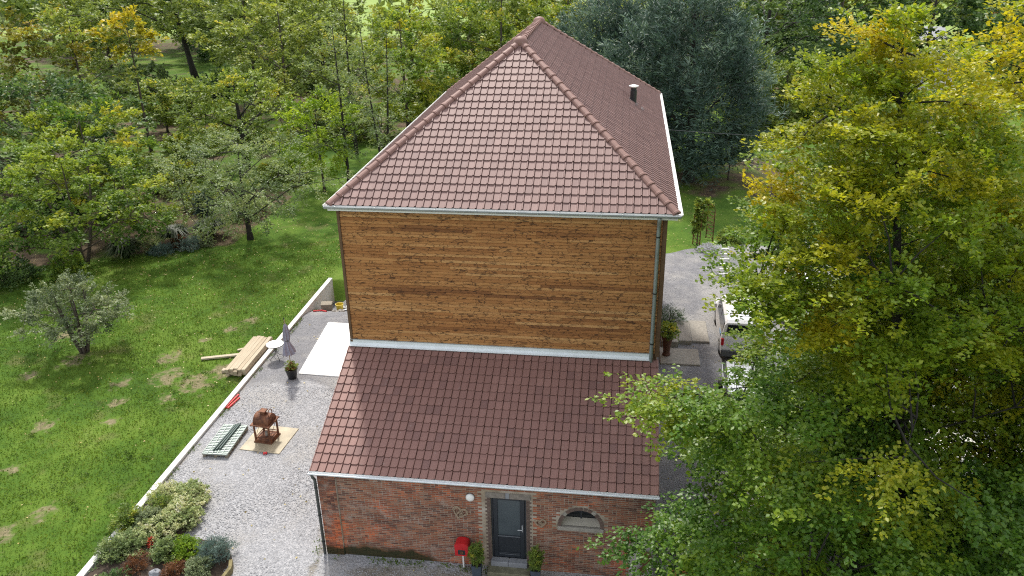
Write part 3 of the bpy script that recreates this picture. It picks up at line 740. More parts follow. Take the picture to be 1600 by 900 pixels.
mb = MB(); mb.box(x0 + .13, x1 - .13, yd + .016, yd + .034, z0 + .80, z1 - .05); obj('door_glass', mb, 'glass', d_o)
mb = MB(); mb.box(x0 + .13, x1 - .13, yd - .016, yd - .0, z0 + .765, z0 + .785); mb.box(x0 + .16, x1 - .16, yd - .016, yd + .0, z0 + .10, z0 + .112); obj('glazing_bead', mb, simple("grey_bead", (.2, .22, .24), .4, .3, .1, 6, 0), d_o)
mb = MB(); mb.bbox(x1 - .085, x1 - .045, yd - .022, yd - .011, z0 + .98, z0 + 1.22, .004); mb.tube([(x1 - .065, yd - .012, z0 + 1.08), (x1 - .065, yd - .06, z0 + 1.08), (x1 - .20, yd - .06, z0 + 1.075)], .012, 8)
obj('door_handle', mb, 'steel', d_o)
mb = MB(); mb.bbox(DX0 - .02, DX0 + .50, -AD - .16, yd, .17, .327, .015); mb.bbox(DX0 + .505, DX1 + .03, -AD - .16, yd, .17, .327, .015); obj('threshold', mb, 'grey_stone', annexe)
mb = MB(); mb.bbox(DX0 - .10, DX1 + .14, -AD - .44, -AD - .01, -.05, .165, .02)
obj('doorstep', mb, simple("mossy_step_stone", (.15, .145, .095), .95, 0, .45, 5, .5), annexe)
# plastered patch with the remains of an arch at the right corner
mb = MB(); q = [(9.17, -.02), (9.80, -.02), (9.80, 1.72), (9.62, 1.70), (9.40, 1.52), (9.26, 1.25), (9.18, .8)]
mb.prism(q, -AD - .02, -AD + .03, 'y'); obj('plaster_patch', mb, simple("flaking_plaster", (.40, .375, .34), .95, 0, .4, 5, .5), w_o)
# roof
rf = MB(); rf.add([(AX0 + .01, AY + .02, AZ1 - .05), (AX1 - .01, AY + .02, AZ1 - .05), (AX1 - .01, -.01, AZ2 - .04), (AX0 + .01, -.01, AZ2 - .04),
                   (AX0 + .01, AY + .02, AZ1 - .09), (AX1 - .01, AY + .02, AZ1 - .09), (AX1 - .01, -.01, AZ2 - .09), (AX0 + .01, -.01, AZ2 - .09)],
                  [(0, 1, 2, 3), (7, 6, 5, 4), (0, 4, 5, 1), (1, 5, 6, 2), (3, 7, 4, 0)])
aroof = obj('roof', rf, 'underlay', annexe, recalc=False)
La = math.hypot(AY, AZ2 - AZ1); Ba = AX1 - AX0
build_tiles(aroof, [(roof_frame((AX0, AY, AZ1 - .02), (1, 0, 0), (0, -AY, AZ2 - AZ1)), Ba, La - .02, None, None)], Ba / 43, (La - .02) / 15, 'tile_low', 300, 9)
# verge tiles on both gable edges
vm = {}
for s, xe in ((-1, AX0), (1, AX1)):
    for k in range(15):
        th = (La - .02) / 15
        M = roof_frame((xe, AY, AZ1 - .02), (1, 0, 0), (0, -AY, AZ2 - AZ1)) @ Matrix.Translation((0, k * th, 0))
        mb = vm.get(s)
        if mb is None:
            q = MB(); q.add([(-.012 * (s < 0) - .0 * s, 0, -.10), (-.012 * (s < 0) + .012 * (s > 0), 0, .058), (.012 - .03 * (s > 0), 0, .06), (.012, 0, .0),
                             (-.012 * (s < 0), th * 1.03, -.12), (-.012 * (s < 0) + .012 * (s > 0), th * 1.03, .034), (.012 - .03 * (s > 0), th * 1.03, .036), (.012, th * 1.03, -.02)],
                            [(0, 1, 5, 4), (1, 2, 6, 5), (2, 3, 7, 6), (0, 3, 2, 1)])
            mb = q.mesh('verge_tile'); mb.materials.append(MAT['tile_low']); vm[s] = mb
        o = bpy.data.objects.new('verge_tile', mb); C.objects.link(o); o.parent = aroof; o.matrix_local = M; o['tint'] = rnd.uniform(.3, .8)
# flashing at the top, gutter at the bottom
mb = MB(); prof = [(-.006, 5.215), (-.02, 5.215), (-.03, 5.10), (-.075, 5.045), (-.125, 5.020), (-.125, 5.005), (-.07, 5.02), (-.006, 5.02)]
mb.prism(prof, AX0 + .02, 9.62, 'x'); obj('roof_flashing', mb, 'zinc_pale', annexe)
mb = MB(); mb.prism([(-.025, 5.222), (-.034, 5.222), (-.034, 5.200), (-.025, 5.200)], AX0 + .02, 9.62, 'x'); obj('flashing_bead', mb, 'zinc', annexe)
obj('gutter', gutter_mb(Ba + .05, .07), 'zinc_pale', annexe, (AX0 - .03, AY - .045, AZ1 - .02))
mb = MB(); mb.box(AX0, AX1, AY - .004, AY + .012, AZ1 - .13, AZ1 - .005); obj('eaves_strip', mb, 'white_metal', annexe)
mb = MB(); mb.tube([(.0, AY - .045, AZ1 - .08), (.0, AY - .03, AZ1 - .2), (.01, -AD - .07, AZ1 - .36), (.01, -AD - .07, .02)], .045, 10)
dp = obj('downpipe', mb, 'pipe_dark', annexe, smooth=True)
for z in (.5, 1.5, 2.5):
    mb = MB(); mb.lathe([(.055, z - .02), (.055, z + .02)], 10, .01, -AD - .07); obj('pipe_clip', mb, 'dark_metal', dp)

# ------------------------------------------------------------------ things on and before the annexe wall
mb = MB(); mb.lathe([(.02, 0), (.125, .005), (.13, .03), (.11, .065), (.06, .085), (.005, .09)], 20)
lm = obj('lamp_glass', mb, 'lamp_white', smooth=True)
lamp = thing('wall_lamp', 'round white bulkhead lamp on the brick wall left of the dark front door', 'lamp', (4.59, -AD - .012, 2.52))
lm.parent = lamp; lm.rotation_euler = (PI / 2, 0, 0)
mb = MB(); mb.lathe([(.135, -.01), (.135, .012)], 20); o = obj('lamp_base', mb, 'grey_plastic', lamp); o.rotation_euler = (PI / 2, 0, 0)

def heart(loc, size, label, tilt):
    t = thing('heart_wreath', label, 'wreath', loc, 0, 'woven hearts on the brick wall')
    def cur(s, dy): return [(s * .062 * 16 * math.sin(a) ** 3 / 2, dy, s * .062 * (13 * math.cos(a) - 5 * math.cos(2 * a) - 2 * math.cos(3 * a) - math.cos(4 * a)) / 2) for a in [2 * PI * k / 26 for k in range(27)]]
    mb = MB()
    for i in range(4):
        mb.tube([(x + rnd.gauss(0, .006), y, z + rnd.gauss(0, .006)) for x, y, z in cur(size * (1 - .06 * i), -.02 - .012 * (i % 2))], .014, 5, False)
    a = obj('heart_frame', mb, 'twig', t)
    mb = MB()
    for i in range(9):
        p = [(rnd.uniform(-.3, .3) * size * .8, -.03 + rnd.uniform(-.01, .01), rnd.uniform(-.35, .32) * size * .8) for _ in range(4)]
        mb.tube(p, .010, 4, False)
    b = obj('twig_weave', mb, 'twig', t)
    for o in (a, b): o.rotation_euler = (0, tilt, 0)
heart((4.27, -AD - .01, 1.95), .46, 'larger woven twig heart on the brick wall below the round white lamp', math.radians(18))
heart((6.62, -AD - .01, 1.79), .34, 'smaller woven twig heart on the brick wall right of the front door', math.radians(-14))

mbx = thing('letter_box', 'bright red letter box on a thin white post left of the front door', 'letter box', (4.33, -4.33, 0))
mb = MB(); mb.bar((0, .05, 0), (0, .05, .66), .045, .045); obj('post', mb, 'white_metal', mbx)
arc = [(.20 * math.cos(PI * k / 10), .36 + .12 * math.sin(PI * k / 10)) for k in range(11)]
mb = MB(); mb.prism([(-.20, .02), (.20, .02)] + arc, -.14, .16, 'y'); bx_ = obj('box', mb, 'red_paint', mbx, (0, 0, .60))
mb = MB(); mb.prism([(-.215, .355), (-.205, .352), (.205, .352), (.215, .355)] + [(1.07 * x, z + .012) for x, z in arc], -.16, -.10, 'y'); obj('lid', mb, 'red_paint', bx_)
mb = MB(); mb.bbox(-.105, .105, -.154, -.139, .08, .24, .005); obj('front_plate', mb, 'dark_metal', bx_)
mb = MB(); mb.box(-.05, .05, -.160, -.153, .12, .20); obj('emblem', mb, 'rust', bx_)

# ------------------------------------------------------------------ foliage helpers
def rand_unit(r, n):
    v = r.standard_normal((n, 3)); return v / np.linalg.norm(v, axis=1, keepdims=True)
def leaf_mesh(name, P, D, L, Wd, hue, r, up=(0, 0, 1), tilt=.6, six=False, fold=.12):
    """leaves at P pointing along D; blade normal near `up` with random tilt"""
    n = len(P); D = D / (np.linalg.norm(D, axis=1, keepdims=True) + 1e-9)
    N = np.asarray(up, float)[None] + tilt * r.standard_normal((n, 3))
    Sd = np.cross(D, N); Sd /= (np.linalg.norm(Sd, axis=1, keepdims=True) + 1e-9); N = np.cross(Sd, D)
    L = (L * r.uniform(.7, 1.25, n))[:, None]; Wd = (Wd * r.uniform(.75, 1.2, n))[:, None]; k = fold * Wd
    if six:
        V = np.stack([P, P + D * L * .28 + Sd * Wd * .46 + N * k, P + D * L * .66 + Sd * Wd * .40 + N * k, P + D * L - N * k * .5, P + D * L * .66 - Sd * Wd * .40 + N * k, P + D * L * .28 - Sd * Wd * .46 + N * k], 1)
        T = np.array([[0, 1, 2], [0, 2, 3], [0, 3, 4], [0, 4, 5]]); q = 6
    else:
        V = np.stack([P, P + D * L * .5 + Sd * Wd * .5 + N * k, P + D * L, P + D * L * .5 - Sd * Wd * .5 + N * k], 1)
        T = np.array([[0, 1, 2], [0, 2, 3]]); q = 4
    F = (T[None] + (np.arange(n) * q)[:, None, None]).reshape(-1, 3)
    return np_mesh(name, V.reshape(-1, 3), F, {'hue': np.repeat(np.clip(hue, 0, 1), q)})

PROF = {
 'round': lambda t: np.sqrt(np.clip(1 - (2 * t - 1) ** 2, 0, 1)) ** .8,
 'spread': lambda t: np.sqrt(np.clip(1 - t ** 2.2, 0, 1)) * np.clip(.55 + t * 2.5, 0, 1),
 'tall': lambda t: np.clip(np.sqrt(np.clip(1 - t, 0, 1)) * np.clip(.5 + t * 3, 0, 1), 0, 1),
 'cone': lambda t: np.clip(1 - t, 0.03, 1) ** .8,
 'beech': lambda t: np.clip((1 - t) * 1.25, 0, 1) ** .80 * np.clip(.72 + t * 1.6, 0, 1),
 'plume': lambda t: np.clip(np.sqrt(np.clip(1 - t ** 3, 0, 1)) * np.clip(.65 + t * 1.6, 0, 1), 0, 1),
}
def grow(seed, H, R, cb, prof, nclump, nsprig, nleaf, leaf, wid, sprig, flat=.5, droop=0., lobes=.25, trunk=.16, nlimb=9, upward=0., tilt=.6, six=False,
         hue=(.5, .22), hue_top=0., core=.5, lean=(0, 0), stems=1, voids=(), up=(0, 0, 1), extra=(), twigs=True, hue_fn=None, limb=.36):
    """returns (branch MB, leaf mesh): skeleton from trunk to clumps, every clump a set of leafy sprigs"""
    r = np.random.default_rng(seed); pf = PROF[prof]
    if six is False and nclump > 20 and H > 1.5: nleaf = int(nleaf * 1.25); leaf *= 1.22; wid *= 1.32; nclump = int(nclump * .62); nsprig = int(nsprig * 1.6); sprig *= 1.12; flat *= .85
    ph = r.uniform(0, 6.28, 4)
    def lob(a, t): return 1 + lobes * (.6 * np.sin(2 * a + ph[0] + 2 * t) + .5 * np.sin(3 * a + ph[1] - 3 * t) + .5 * np.sin(5 * a + ph[2] + 7 * t))
    pts = []
    cand = []
    while len(cand) < nclump * 5:
        t = r.uniform(0, 1)
        if r.uniform() > .15 + .85 * pf(np.array(t)): continue
        a = r.uniform(0, 2 * PI); q = r.uniform(core ** 2, 1) ** .5
        rr = R * float(pf(np.array(t))) * float(lob(a, t)) * q
        z = cb + (H - cb) * t
        p = np.array([rr * math.cos(a) + lean[0] * z / H, rr * math.sin(a) + lean[1] * z / H, z])
        if any(np.linalg.norm(p - np.array(v[:3])) < v[3] for v in voids): continue
        cand.append(p)
    cand = np.array(cand); chosen = [0]; dmin = np.linalg.norm(cand - cand[0], axis=1)
    jitter = r.uniform(.55, 1.0, len(cand))
    while len(chosen) < nclump:
        k = int(np.argmax(dmin * jitter)); chosen.append(k); dmin = np.minimum(dmin, np.linalg.norm(cand - cand[k], axis=1)); dmin[k] = -1
    cl = cand[chosen]
    if len(extra): cl = np.concatenate([cl, np.array(extra, float)])
    # skeleton
    mb = MB(); top = H * .93
    def tr(z, s=0): 
        w = z / H
        return np.array([lean[0] * w + .12 * R * .3 * math.sin(3.1 * w + ph[3] + s * 2) * w + (math.cos(s * 2.4) * s * .0), lean[1] * w + .1 * R * .3 * math.sin(2.3 * w + ph[0] + s) * w, z])
    zs = np.linspace(-.15, top, 9)
    if stems == 1:
        mb.tube([tr(z) for z in zs], [trunk * (1.35 if i == 0 else 1) * (1 - .9 * max(0, z) / top) + .012 for i, z in enumerate(zs)], 8)
    else:
        for s in range(stems):
            a = 2 * PI * s / stems + ph[1]; sp = R * .33
            mb.tube([tr(z, s) + np.array([math.cos(a), math.sin(a), 0]) * (.1 + sp * (max(z, 0) / top) ** .8) for z in zs], [trunk * .7 * (1 - .88 * max(0, z) / top) + .01 for z in zs], 7)
    limbs = []
    hts = np.clip(cl[:, 2] - .35 * np.hypot(cl[:, 0], cl[:, 1]) * (1 if upward < .5 else 1.6), cb * .55 + .05, top)
    order = np.argsort(-np.hypot(cl[:, 0], cl[:, 1])); used = []
    for k in order:
        if len(used) >= nlimb: break
        if all(np.linalg.norm(cl[k] - cl[u]) > R * .55 for u in used): used.append(k)
    for k in used:
        a = tr(hts[k]); b = cl[k]; mid = a * .5 + b * .5 + np.array([0, 0, .10 * np.linalg.norm(b - a)]) + r.normal(0, .05 * R, 3)
        P = [a, a * .7 + mid * .3, mid, mid * .45 + b * .55, b]; limbs.append(P)
        r0 = max(.016, trunk * (limb - .6 * limb * hts[k] / H)); mb.tube(P, [r0, r0 * .8, r0 * .6, r0 * .35, r0 * .15], 6, False)
    LP = np.array([p * (1 - s) + q * s for P in limbs for p, q in zip(P, P[1:]) for s in (0, .5)]) if limbs else np.zeros((0, 3))
    TP = np.array([tr(z) for z in np.linspace(cb * .6, top, 14)]); AP = np.concatenate([LP, TP])
    dirs = []
    for k, c in enumerate(cl):
        dd = np.linalg.norm(AP - c, axis=1) + .6 * np.clip(AP[:, 2] - c[2], 0, None); j = int(np.argmin(dd)); a = AP[j]; d = c - a; dirs.append(d / (np.linalg.norm(d) + 1e-6))
        if twigs and np.linalg.norm(d) > .12:
            mid = (a + c) / 2 + r.normal(0, .06 * np.linalg.norm(d), 3)
            r0 = min(trunk * .16, .026); mb.tube([a, mid, c], [r0, r0 * .7, r0 * .3], 4, False)
    dirs = np.array(dirs); dirs[:, 2] += upward
    # sprigs and leaves
    n = len(cl); out = cl - np.array([0, 0, cb + (H - cb) * .4]); out /= (np.linalg.norm(out, axis=1, keepdims=True) + 1e-6); out[:, 2] += upward
    B = np.repeat(cl, nsprig, 0); sd = rand_unit(r, n * nsprig); sd[:, 2] *= flat
    sd += .75 * np.repeat(out, nsprig, 0) + .35 * np.repeat(dirs, nsprig, 0); sd[:, 2] -= droop; sd /= np.linalg.norm(sd, axis=1, keepdims=True)
    B = B + r.normal(0, 1, B.shape) * sprig * np.array([.35, .35, .35 * (flat + .2)]) - sd * sprig * .35
    sl_ = sprig * r.uniform(.55, 1.25, len(B))
    ch_ = np.repeat(r.normal(hue[0], hue[1] * .8, n) + hue_top * (cl[:, 2] - cb) / (H - cb), nsprig) + r.normal(0, hue[1] * .35, len(B))
    if hue_fn is not None: ch_ = ch_ + np.repeat(hue_fn(cl), nsprig)
    m = len(B) * nleaf; tt = r.uniform(.05, 1, m)
    Bi = np.repeat(np.arange(len(B)), nleaf); d_ = sd[Bi]
    sag = np.zeros((m, 3)); sag[:, 2] = -(.15 + droop * .5) * (tt ** 2) * sl_[Bi]
    Pp = B[Bi] + d_ * (tt * sl_[Bi])[:, None] + sag
    side = np.cross(d_, np.array([0, 0, 1.0])); side /= (np.linalg.norm(side, axis=1, keepdims=True) + 1e-6)
    sgn = np.where(r.uniform(size=m) < .5, -1, 1)[:, None]
    Dl = d_ * .7 + side * sgn * r.uniform(.3, 1.1, (m, 1)) + r.normal(0, .25, (m, 3)); Dl[:, 2] -= droop * .6
    spread = (sl_[Bi] * .16 * (1.15 - tt))[:, None]
    Pp = Pp + side * sgn * spread * r.uniform(0, 1, (m, 1)) + r.normal(0, .03 * sprig + .01, (m, 3))
    me = leaf_mesh('crown', Pp, Dl, leaf, wid, ch_[Bi] + r.normal(0, hue[1] * .35, m), r, up, tilt, six)
    return mb, me

def plant(name, label, cat, loc, lm, group=None, bark='bark', rotz=0, parts=('trunk', 'crown'), **kw):
    mb, me = grow(**kw)
    t = thing(name, label, cat, loc, rotz, group)
    obj(parts[0], mb, bark, t, smooth=True, recalc=False); o = obj(parts[1], me, LM[lm], t)
    return t
def replant(src, label, loc, rotz, sc=1., group=None):
    r_ = src.copy(); C.objects.link(r_); r_.location = loc; r_.rotation_euler = (0, 0, rotz); r_.scale = (sc, sc, sc * rnd.uniform(.92, 1.06)); r_['label'] = label
    if group: r_['group'] = group
    for ch in src.children:
        c = ch.copy(); C.objects.link(c); c.parent = r_
    return r_

# shrubs in the two pots by the door
def pot_shrub(x, y, label, seed):
    t = thing('potted_shrub', label, 'potted plant', (x, y, 0), 0, 'pots by the front door')
    mb = MB(); mb.lathe([(.135, 0), (.175, .50), (.18, .53), (.155, .53), (.150, .47)], 4, 0, 0)
    o = obj('pot', mb, 'pot_blue', t, (0, 0, 0), PI / 4); o.scale = (1.15, 1.15, 1)
    mb = MB(); mb.box(-.118, .118, -.118, .118, .44, .475); obj('soil', mb, 'soil', t)
    b, me = grow(seed, .78, .17, .10, 'round', 46, 7, 12, .04, .025, .09, flat=1, trunk=.02, nlimb=5, upward=.5, hue=(.4, .25), core=.1)
    obj('stem', b, 'bark', t, (0, 0, .45), recalc=False); obj('foliage', me, LM['green'], t, (0, 0, .45))
pot_shrub(4.80, -4.62, 'clipped shrub in a square slate blue pot beside the red letter box', 41)
pot_shrub(6.52, -4.62, 'clipped shrub in a square slate blue pot right of the doorstep', 42)

# rusty figure leaning on the plaster, dome lamp, orange board, cross
orn = thing('iron_ornament', 'rusty iron goblet silhouette leaning on the flaking plaster at the wall corner', 'ornament', (9.52, -4.32, 0))
q = [(-.16, .42), (.12, .40), (.14, .46), (.03, .60), (.03, .68), (.15, .78), (.17, .98), (.10, 1.12), (-.10, 1.12), (-.17, .98), (-.15, .80), (-.03, .68), (-.04, .60), (-.16, .48)]
mb = MB(); mb.prism(q, -.01, .01, 'y'); o = obj('silhouette_plate', mb, 'rust', orn); o.rotation_euler = (math.radians(-4), math.radians(6), 0)
mb = MB(); mb.bar((0, 0, 0), (0, .03, .5), .03, .03); mb.bbox(-.14, .14, -.1, .1, 0, .02, .004); obj('stand', mb, 'rust', orn)
dome = thing('garden_globe', 'small white domed lamp on the ground before the brick wall', 'lamp', (8.98, -4.55, 0))
mb = MB(); mb.lathe([(.05, 0), (.05, .12)], 12); obj('foot', mb, 'grey_plastic', dome)
mb = MB(); mb.lathe([(.10, .10), (.15, .14), (.165, .2), (.14, .28), (.08, .33), (.005, .345)], 18); obj('globe', mb, 'lamp_white', dome, smooth=True)
ob = thing('garden_bench', 'orange wooden bench half hidden under the beech beside the annexe corner', 'bench', (10.75, -4.25, 0))
for k in range(3):
    mb = MB(); mb.bbox(-.45, .45, -.22 + .15 * k, -.09 + .15 * k, .40, .435, .006); obj('slat', mb, 'orange', ob)
for sx in (-.38, .38):
    for sy in (-.15, .15):
        mb = MB(); mb.bar((sx, sy, 0), (sx, sy, .40), .05, .05); obj('leg', mb, 'orange', ob)
cr = thing('metal_rack', 'grey crossed metal stand at the corner of the annexe', 'stand', (10.22, -4.3, 0))
mb = MB(); mb.bar((-.05, 0, 0), (.05, .1, .72), .035, .035); obj('upright', mb, 'steel', cr)
mb = MB(); mb.bar((-.2, -.02, .42), (.22, .1, .56), .03, .03); obj('crossbar', mb, 'steel', cr)
mb = MB(); mb.bar((.2, .15, 0), (-.08, -.05, .66), .03, .03); obj('upright', mb, 'steel', cr)

# ------------------------------------------------------------------ left yard
rw = thing('retaining_wall', 'long low white rendered wall between the lawn and the gravel yard', 'wall', (-6.85, 5, 0))
for a, b in ((-26, -19.5), (-19.5, -13), (-13, -7.5), (-7.5, -2.6), (-2.6, 2.2), (2.2, 6.9), (6.9, 11.5), (11.5, 16.05)):
    mb = MB(); mb.box(-.09, .09, a - 5 + .003, b - 5 - .003, -1.7, .075); obj('wall_panel', mb, 'white_conc', rw)
for a, b in ((-26, -19.5), (-19.5, -13), (-13, -7.5), (-7.5, -2.6), (-2.6, 2.2), (2.2, 6.9), (6.9, 11.5), (11.5, 16.05)):
    mb = MB(); mb.bbox(-.11, .11, a - 5 + .004, b - 5 - .004, .076, .125, .008); obj('coping_stone', mb, 'white_conc', rw)

# lumber
ls = thing('plank_stack', 'neat stack of pale weathered planks on the lawn against the white wall', 'timber stack', (-7.43, 7.15, 0), math.radians(1.0))
for k in range(3):
    y = -1.15 + 1.15 * k
    mb = MB(); mb.bbox(-.46, .42, y - .05, y + .05, -.02, .08, .006); o = obj('bearer', mb, 'lumber', ls); o['tint'] = .1
for lay in range(4):
    for k in range(5):
        if lay < 3 and k in (1, 2, 3) and False: continue
        L = 1.53 + rnd.uniform(-.06, .06); x = -.46 + .178 * k
        mb = MB(); mb.bbox(0, .168, -L, L, 0, .07, .005)
        o = obj('plank', mb, 'lumber', ls, (x + rnd.uniform(-.01, .01), rnd.uniform(-.06, .06), .085 + .075 * lay), rnd.uniform(-.004, .004)); o['tint'] = rnd.uniform(.3, 1) if lay == 3 else rnd.uniform(0, .4)
mb = MB(); mb.bbox(-.95, .95, -.09, .09, 0, .07, .006); o = obj('loose_plank', mb, 'lumber', None, (-8.72, 7.18, .05), math.radians(19)); o['tint'] = .8
tag(o, 'single pale plank lying on the grass left of the plank stack', 'plank')
mb = MB(); mb.bbox(-.24, .24, -.11, .11, 0, .12, .008); o = obj('wood_block', mb, 'lumber', None, (-7.98, 6.05, .0), math.radians(8)); o['tint'] = .7
tag(o, 'short pale offcut on the grass at the near end of the plank stack', 'wood block')
mb = MB(); mb.bbox(-.16, .16, -.07, .07, 0, .07, .008); o = obj('wood_block', mb, 'lumber', None, (-8.25, 7.95, .0), math.radians(35)); o['tint'] = .6
tag(o, 'small offcut beside the loose plank on the grass', 'wood block')

# bistro table
bt = thing('bistro_table', 'round white topped bistro table on curved dark legs beside the white wall', 'table', (-6.30, 7.35, 0))
mb = MB(); mb.lathe([(.37, .715), (.385, .72), (.385, .745), (.375, .75)], 28); obj('table_top', mb, 'white_metal', bt)
mb = MB(); mb.lathe([(.388, .722), (.394, .735), (.388, .748)], 28); mb.lathe([(.14, .700), (.14, .713)], 16); obj('rim', mb, 'dark_metal', bt)
for k in range(4):
    a = PI / 4 + k * PI / 2; c_, s_ = math.cos(a), math.sin(a)
    mb = MB(); mb.tube([(c_ * q, s_ * q, z) for q, z in ((.10, .71), (.06, .55), (.045, .40), (.07, .25), (.16, .15), (.25, .11), (.30, .05), (.31, 0.005))], .012, 6); obj('leg', mb, 'dark_metal', bt)

# parasol standing in a plant pot
pp = thing('plant_pot', 'round black plant pot holding a closed parasol on the grey yard', 'plant pot', (-4.98, 5.82, 0))
mb = MB(); mb.lathe([(.17, 0), (.235, .32), (.26, .42), (.275, .43), (.275, .47), (.24, .47), (.23, .38)], 24); obj('pot', mb, 'pot_black', pp, smooth=False)
mb = MB(); mb.lathe([(.225, .36), (.22, .40), (.01, .43)], 16); obj('soil', mb, 'soil', pp)
b, me = grow(51, .30, .17, .03, 'round', 16, 5, 8, .09, .05, .12, flat=.8, trunk=.01, hue=(.5, .3), core=.2)
obj('foliage', me, LM['olive'], pp, (0, 0, .40)); obj('stem', b, 'bark', pp, (0, 0, .40), recalc=False)
b, me = grow(52, .38, .12, .15, 'round', 7, 3, 7, .06, .05, .1, flat=.8, trunk=.012, hue=(.6, .3), core=.2)
obj('flower', me, LM['rust_l'], pp, (.03, -.08, .38))
ps = thing('parasol', 'closed grey violet parasol standing in the black plant pot', 'parasol', (-4.98, 5.82, .42))
mb = MB(); mb.tube([(0, 0, 0), (0, 0, 2.35)], .019, 8); obj('pole', mb, 'lumber', ps)
mb = MB(); n = 24; prof = [(.025, 2.16), (.075, 2.05), (.105, 1.85), (.125, 1.6), (.11, 1.42), (.095, 1.36), (.135, 1.15), (.19, .92), (.23, .76), (.19, .80)]
vs = []; fs = []
for i, (q, z) in enumerate(prof):
    for k in range(n):
        a = 2 * PI * k / n; f = 1 + (.30 if i not in (0, 5) else .08) * (1 if k % 3 == 0 else (-.5)) + rnd.uniform(-.05, .05)
        vs.append((q * f * math.cos(a + .08 * i) + .02 * math.sin(i), q * f * math.sin(a + .08 * i), z + (rnd.uniform(-.03, .05) if i >= 7 else 0)))
for i in range(len(prof) - 1): fs += [(i * n + k, i * n + (k + 1) % n, (i + 1) * n + (k + 1) % n, (i + 1) * n + k) for k in range(n)]
mb.add(vs, fs); cnp = obj('canopy', mb, 'parasol', ps, recalc=False)
mb = MB(); mb.lathe([(.10, 1.37), (.118, 1.39), (.10, 1.41)], 14); obj('tie_band', mb, 'grey_plastic', cnp)
mb = MB(); mb.lathe([(.012, 2.35), (.03, 2.37), (.02, 2.43), (.004, 2.45)], 10); obj('finial', mb, 'dark_metal', ps)

# lantern on its board
mb = MB(); mb.bbox(-.79, .79, -.82, .82, .012, .035, .006)
tag(obj('base_board', mb, simple("damp_plywood", (.36, .31, .21), .55, 0, .3, 2.2, .1), None, (-4.13, 1.40, 0), math.radians(-4)), 'beige plywood board lying on the gravel under the rusty lantern', 'board')
ln = thing('garden_lantern', 'big rusty iron lantern with a barrel roof standing on a plywood board', 'lantern', (-4.22, 1.42, .037), math.radians(-6))
mb = MB(); s = .36
mb.bbox(-s, s, -s, s, .0, .05, .01); mb.bbox(-s + .03, s - .03, -s + .03, s - .03, .051, .13, .012); obj('base', mb, 'rust', ln)
for sx in (-1, 1):
    for sy in (-1, 1):
        mb = MB(); mb.bar((sx * .295, sy * .295, .13), (sx * .295, sy * .295, .74), .055, .055); obj('corner_post', mb, 'rust', ln)
mb = MB()
for sx in (-1, 1):
    for z in (.20, .68):
        mb.bar((sx * .295, -.27, z), (sx * .295, .27, z), .02, .03); mb.bar((-.27, sx * .295, z), (.27, sx * .295, z), .02, .03)
    mb.bar((sx * .297, -.27, .2), (sx * .297, .27, .68), .012, .012)
obj('side_rails', mb, 'rust', ln)
mb = MB(); mb.lathe([(.06, .13), (.06, .30), (.02, .31)], 12); mb.lathe([(.02, .31), (.012, .36)], 6); obj('candle', mb, 'stone', ln)
mb = MB(); mb.bbox(-.40, .40, -.40, .40, .741, .775, .01); rt = obj('roof_plate', mb, 'rust', ln)
mb = MB(); arc = [(.30 * math.cos(PI * k / 14), .776 + .32 * math.sin(PI * k / 14)) for k in range(15)]
mb.prism(arc, -.31, .31, 'x'); obj('barrel_roof', mb, 'rust', ln)
mb = MB(); mb.bbox(-.09, .09, -.09, .09, 1.06, 1.20, .01); mb.bbox(-.135, .135, -.135, .135, 1.201, 1.235, .008); obj('vent_cap', mb, 'rust', ln)
mb = MB(); mb.tube([(.27, .14 * math.cos(a), 1.14 + .16 * math.sin(a)) for a in [2 * PI * k / 16 for k in range(17)]], .018, 6, False); obj('carrying_ring', mb, 'rust', ln)

# pallet with fence panels and posts
pl = thing('pallet', 'grey wooden pallet under green wire fence panels on the gravel', 'pallet', (-5.66, 1.0, 0), math.radians(1.5))
for x in (-.42, 0, .42):
    for y in (-.82, 0, .82):
        mb = MB(); mb.box(x - .055, x + .055, y - .075, y + .075, .022, .10); obj('block', mb, 'pallet', pl)
    mb = MB(); mb.box(x - .055, x + .055, -.93, .93, 0, .021); obj('bottom_board', mb, 'pallet', pl)
for y in (-.86, -.66, -.43, -.2, .03, .26, .5, .7, .86):
    mb = MB(); mb.bbox(-.49, .49, y - .06, y + .06, .101, .124, .003); obj('deck_board', mb, 'pallet', pl)
mb = MB(); mb.bbox(-.47, .47, -.92, .92, .125, .165, .004)
tag(obj('packing_sheet', mb, 'mesh_sheet', None, (-5.66, 1.0, 0), math.radians(1.5)), 'pale grey green sheet lying between the pallet and the wire panels', 'sheet')
fp = thing('wire_fencing', 'grey green welded wire fence panels lying flat on the pallet', 'fence panel', (-5.66, 1.0, .166), math.radians(1.5))
wires = MB()
for k in range(19):
    y = -.92 + 1.84 * k / 18; wires.bar((-.48, y, .012 + .004 * (k % 2)), (.48, y, .012 + .004 * (k % 2)), .034, .014)
obj('cross_wires', wires, 'mesh_green', fp)
for k in range(6):
    x = -.46 + .92 * k / 5; mb = MB(); mb.bar((x, -.95, .03), (x, .95, .03), .014, .014); obj('long_wire', mb, 'mesh_green', fp)
for k, lab in enumerate(('leftmost of the three dark green posts lying on the wire panels', 'middle one of the three dark green posts lying on the wire panels', 'rightmost of the three dark green posts lying on the wire panels')):
    mb = MB(); mb.bbox(-.027, .027, -.84, .84, 0, .05, .004); o = obj('fence_post', mb, 'post_green', None, (-5.70 + .085 * k, 1.05 + .05 * k, .206), math.radians(-3 + k))
    tag(o, lab, 'fence post', 'dark green posts on the pallet')
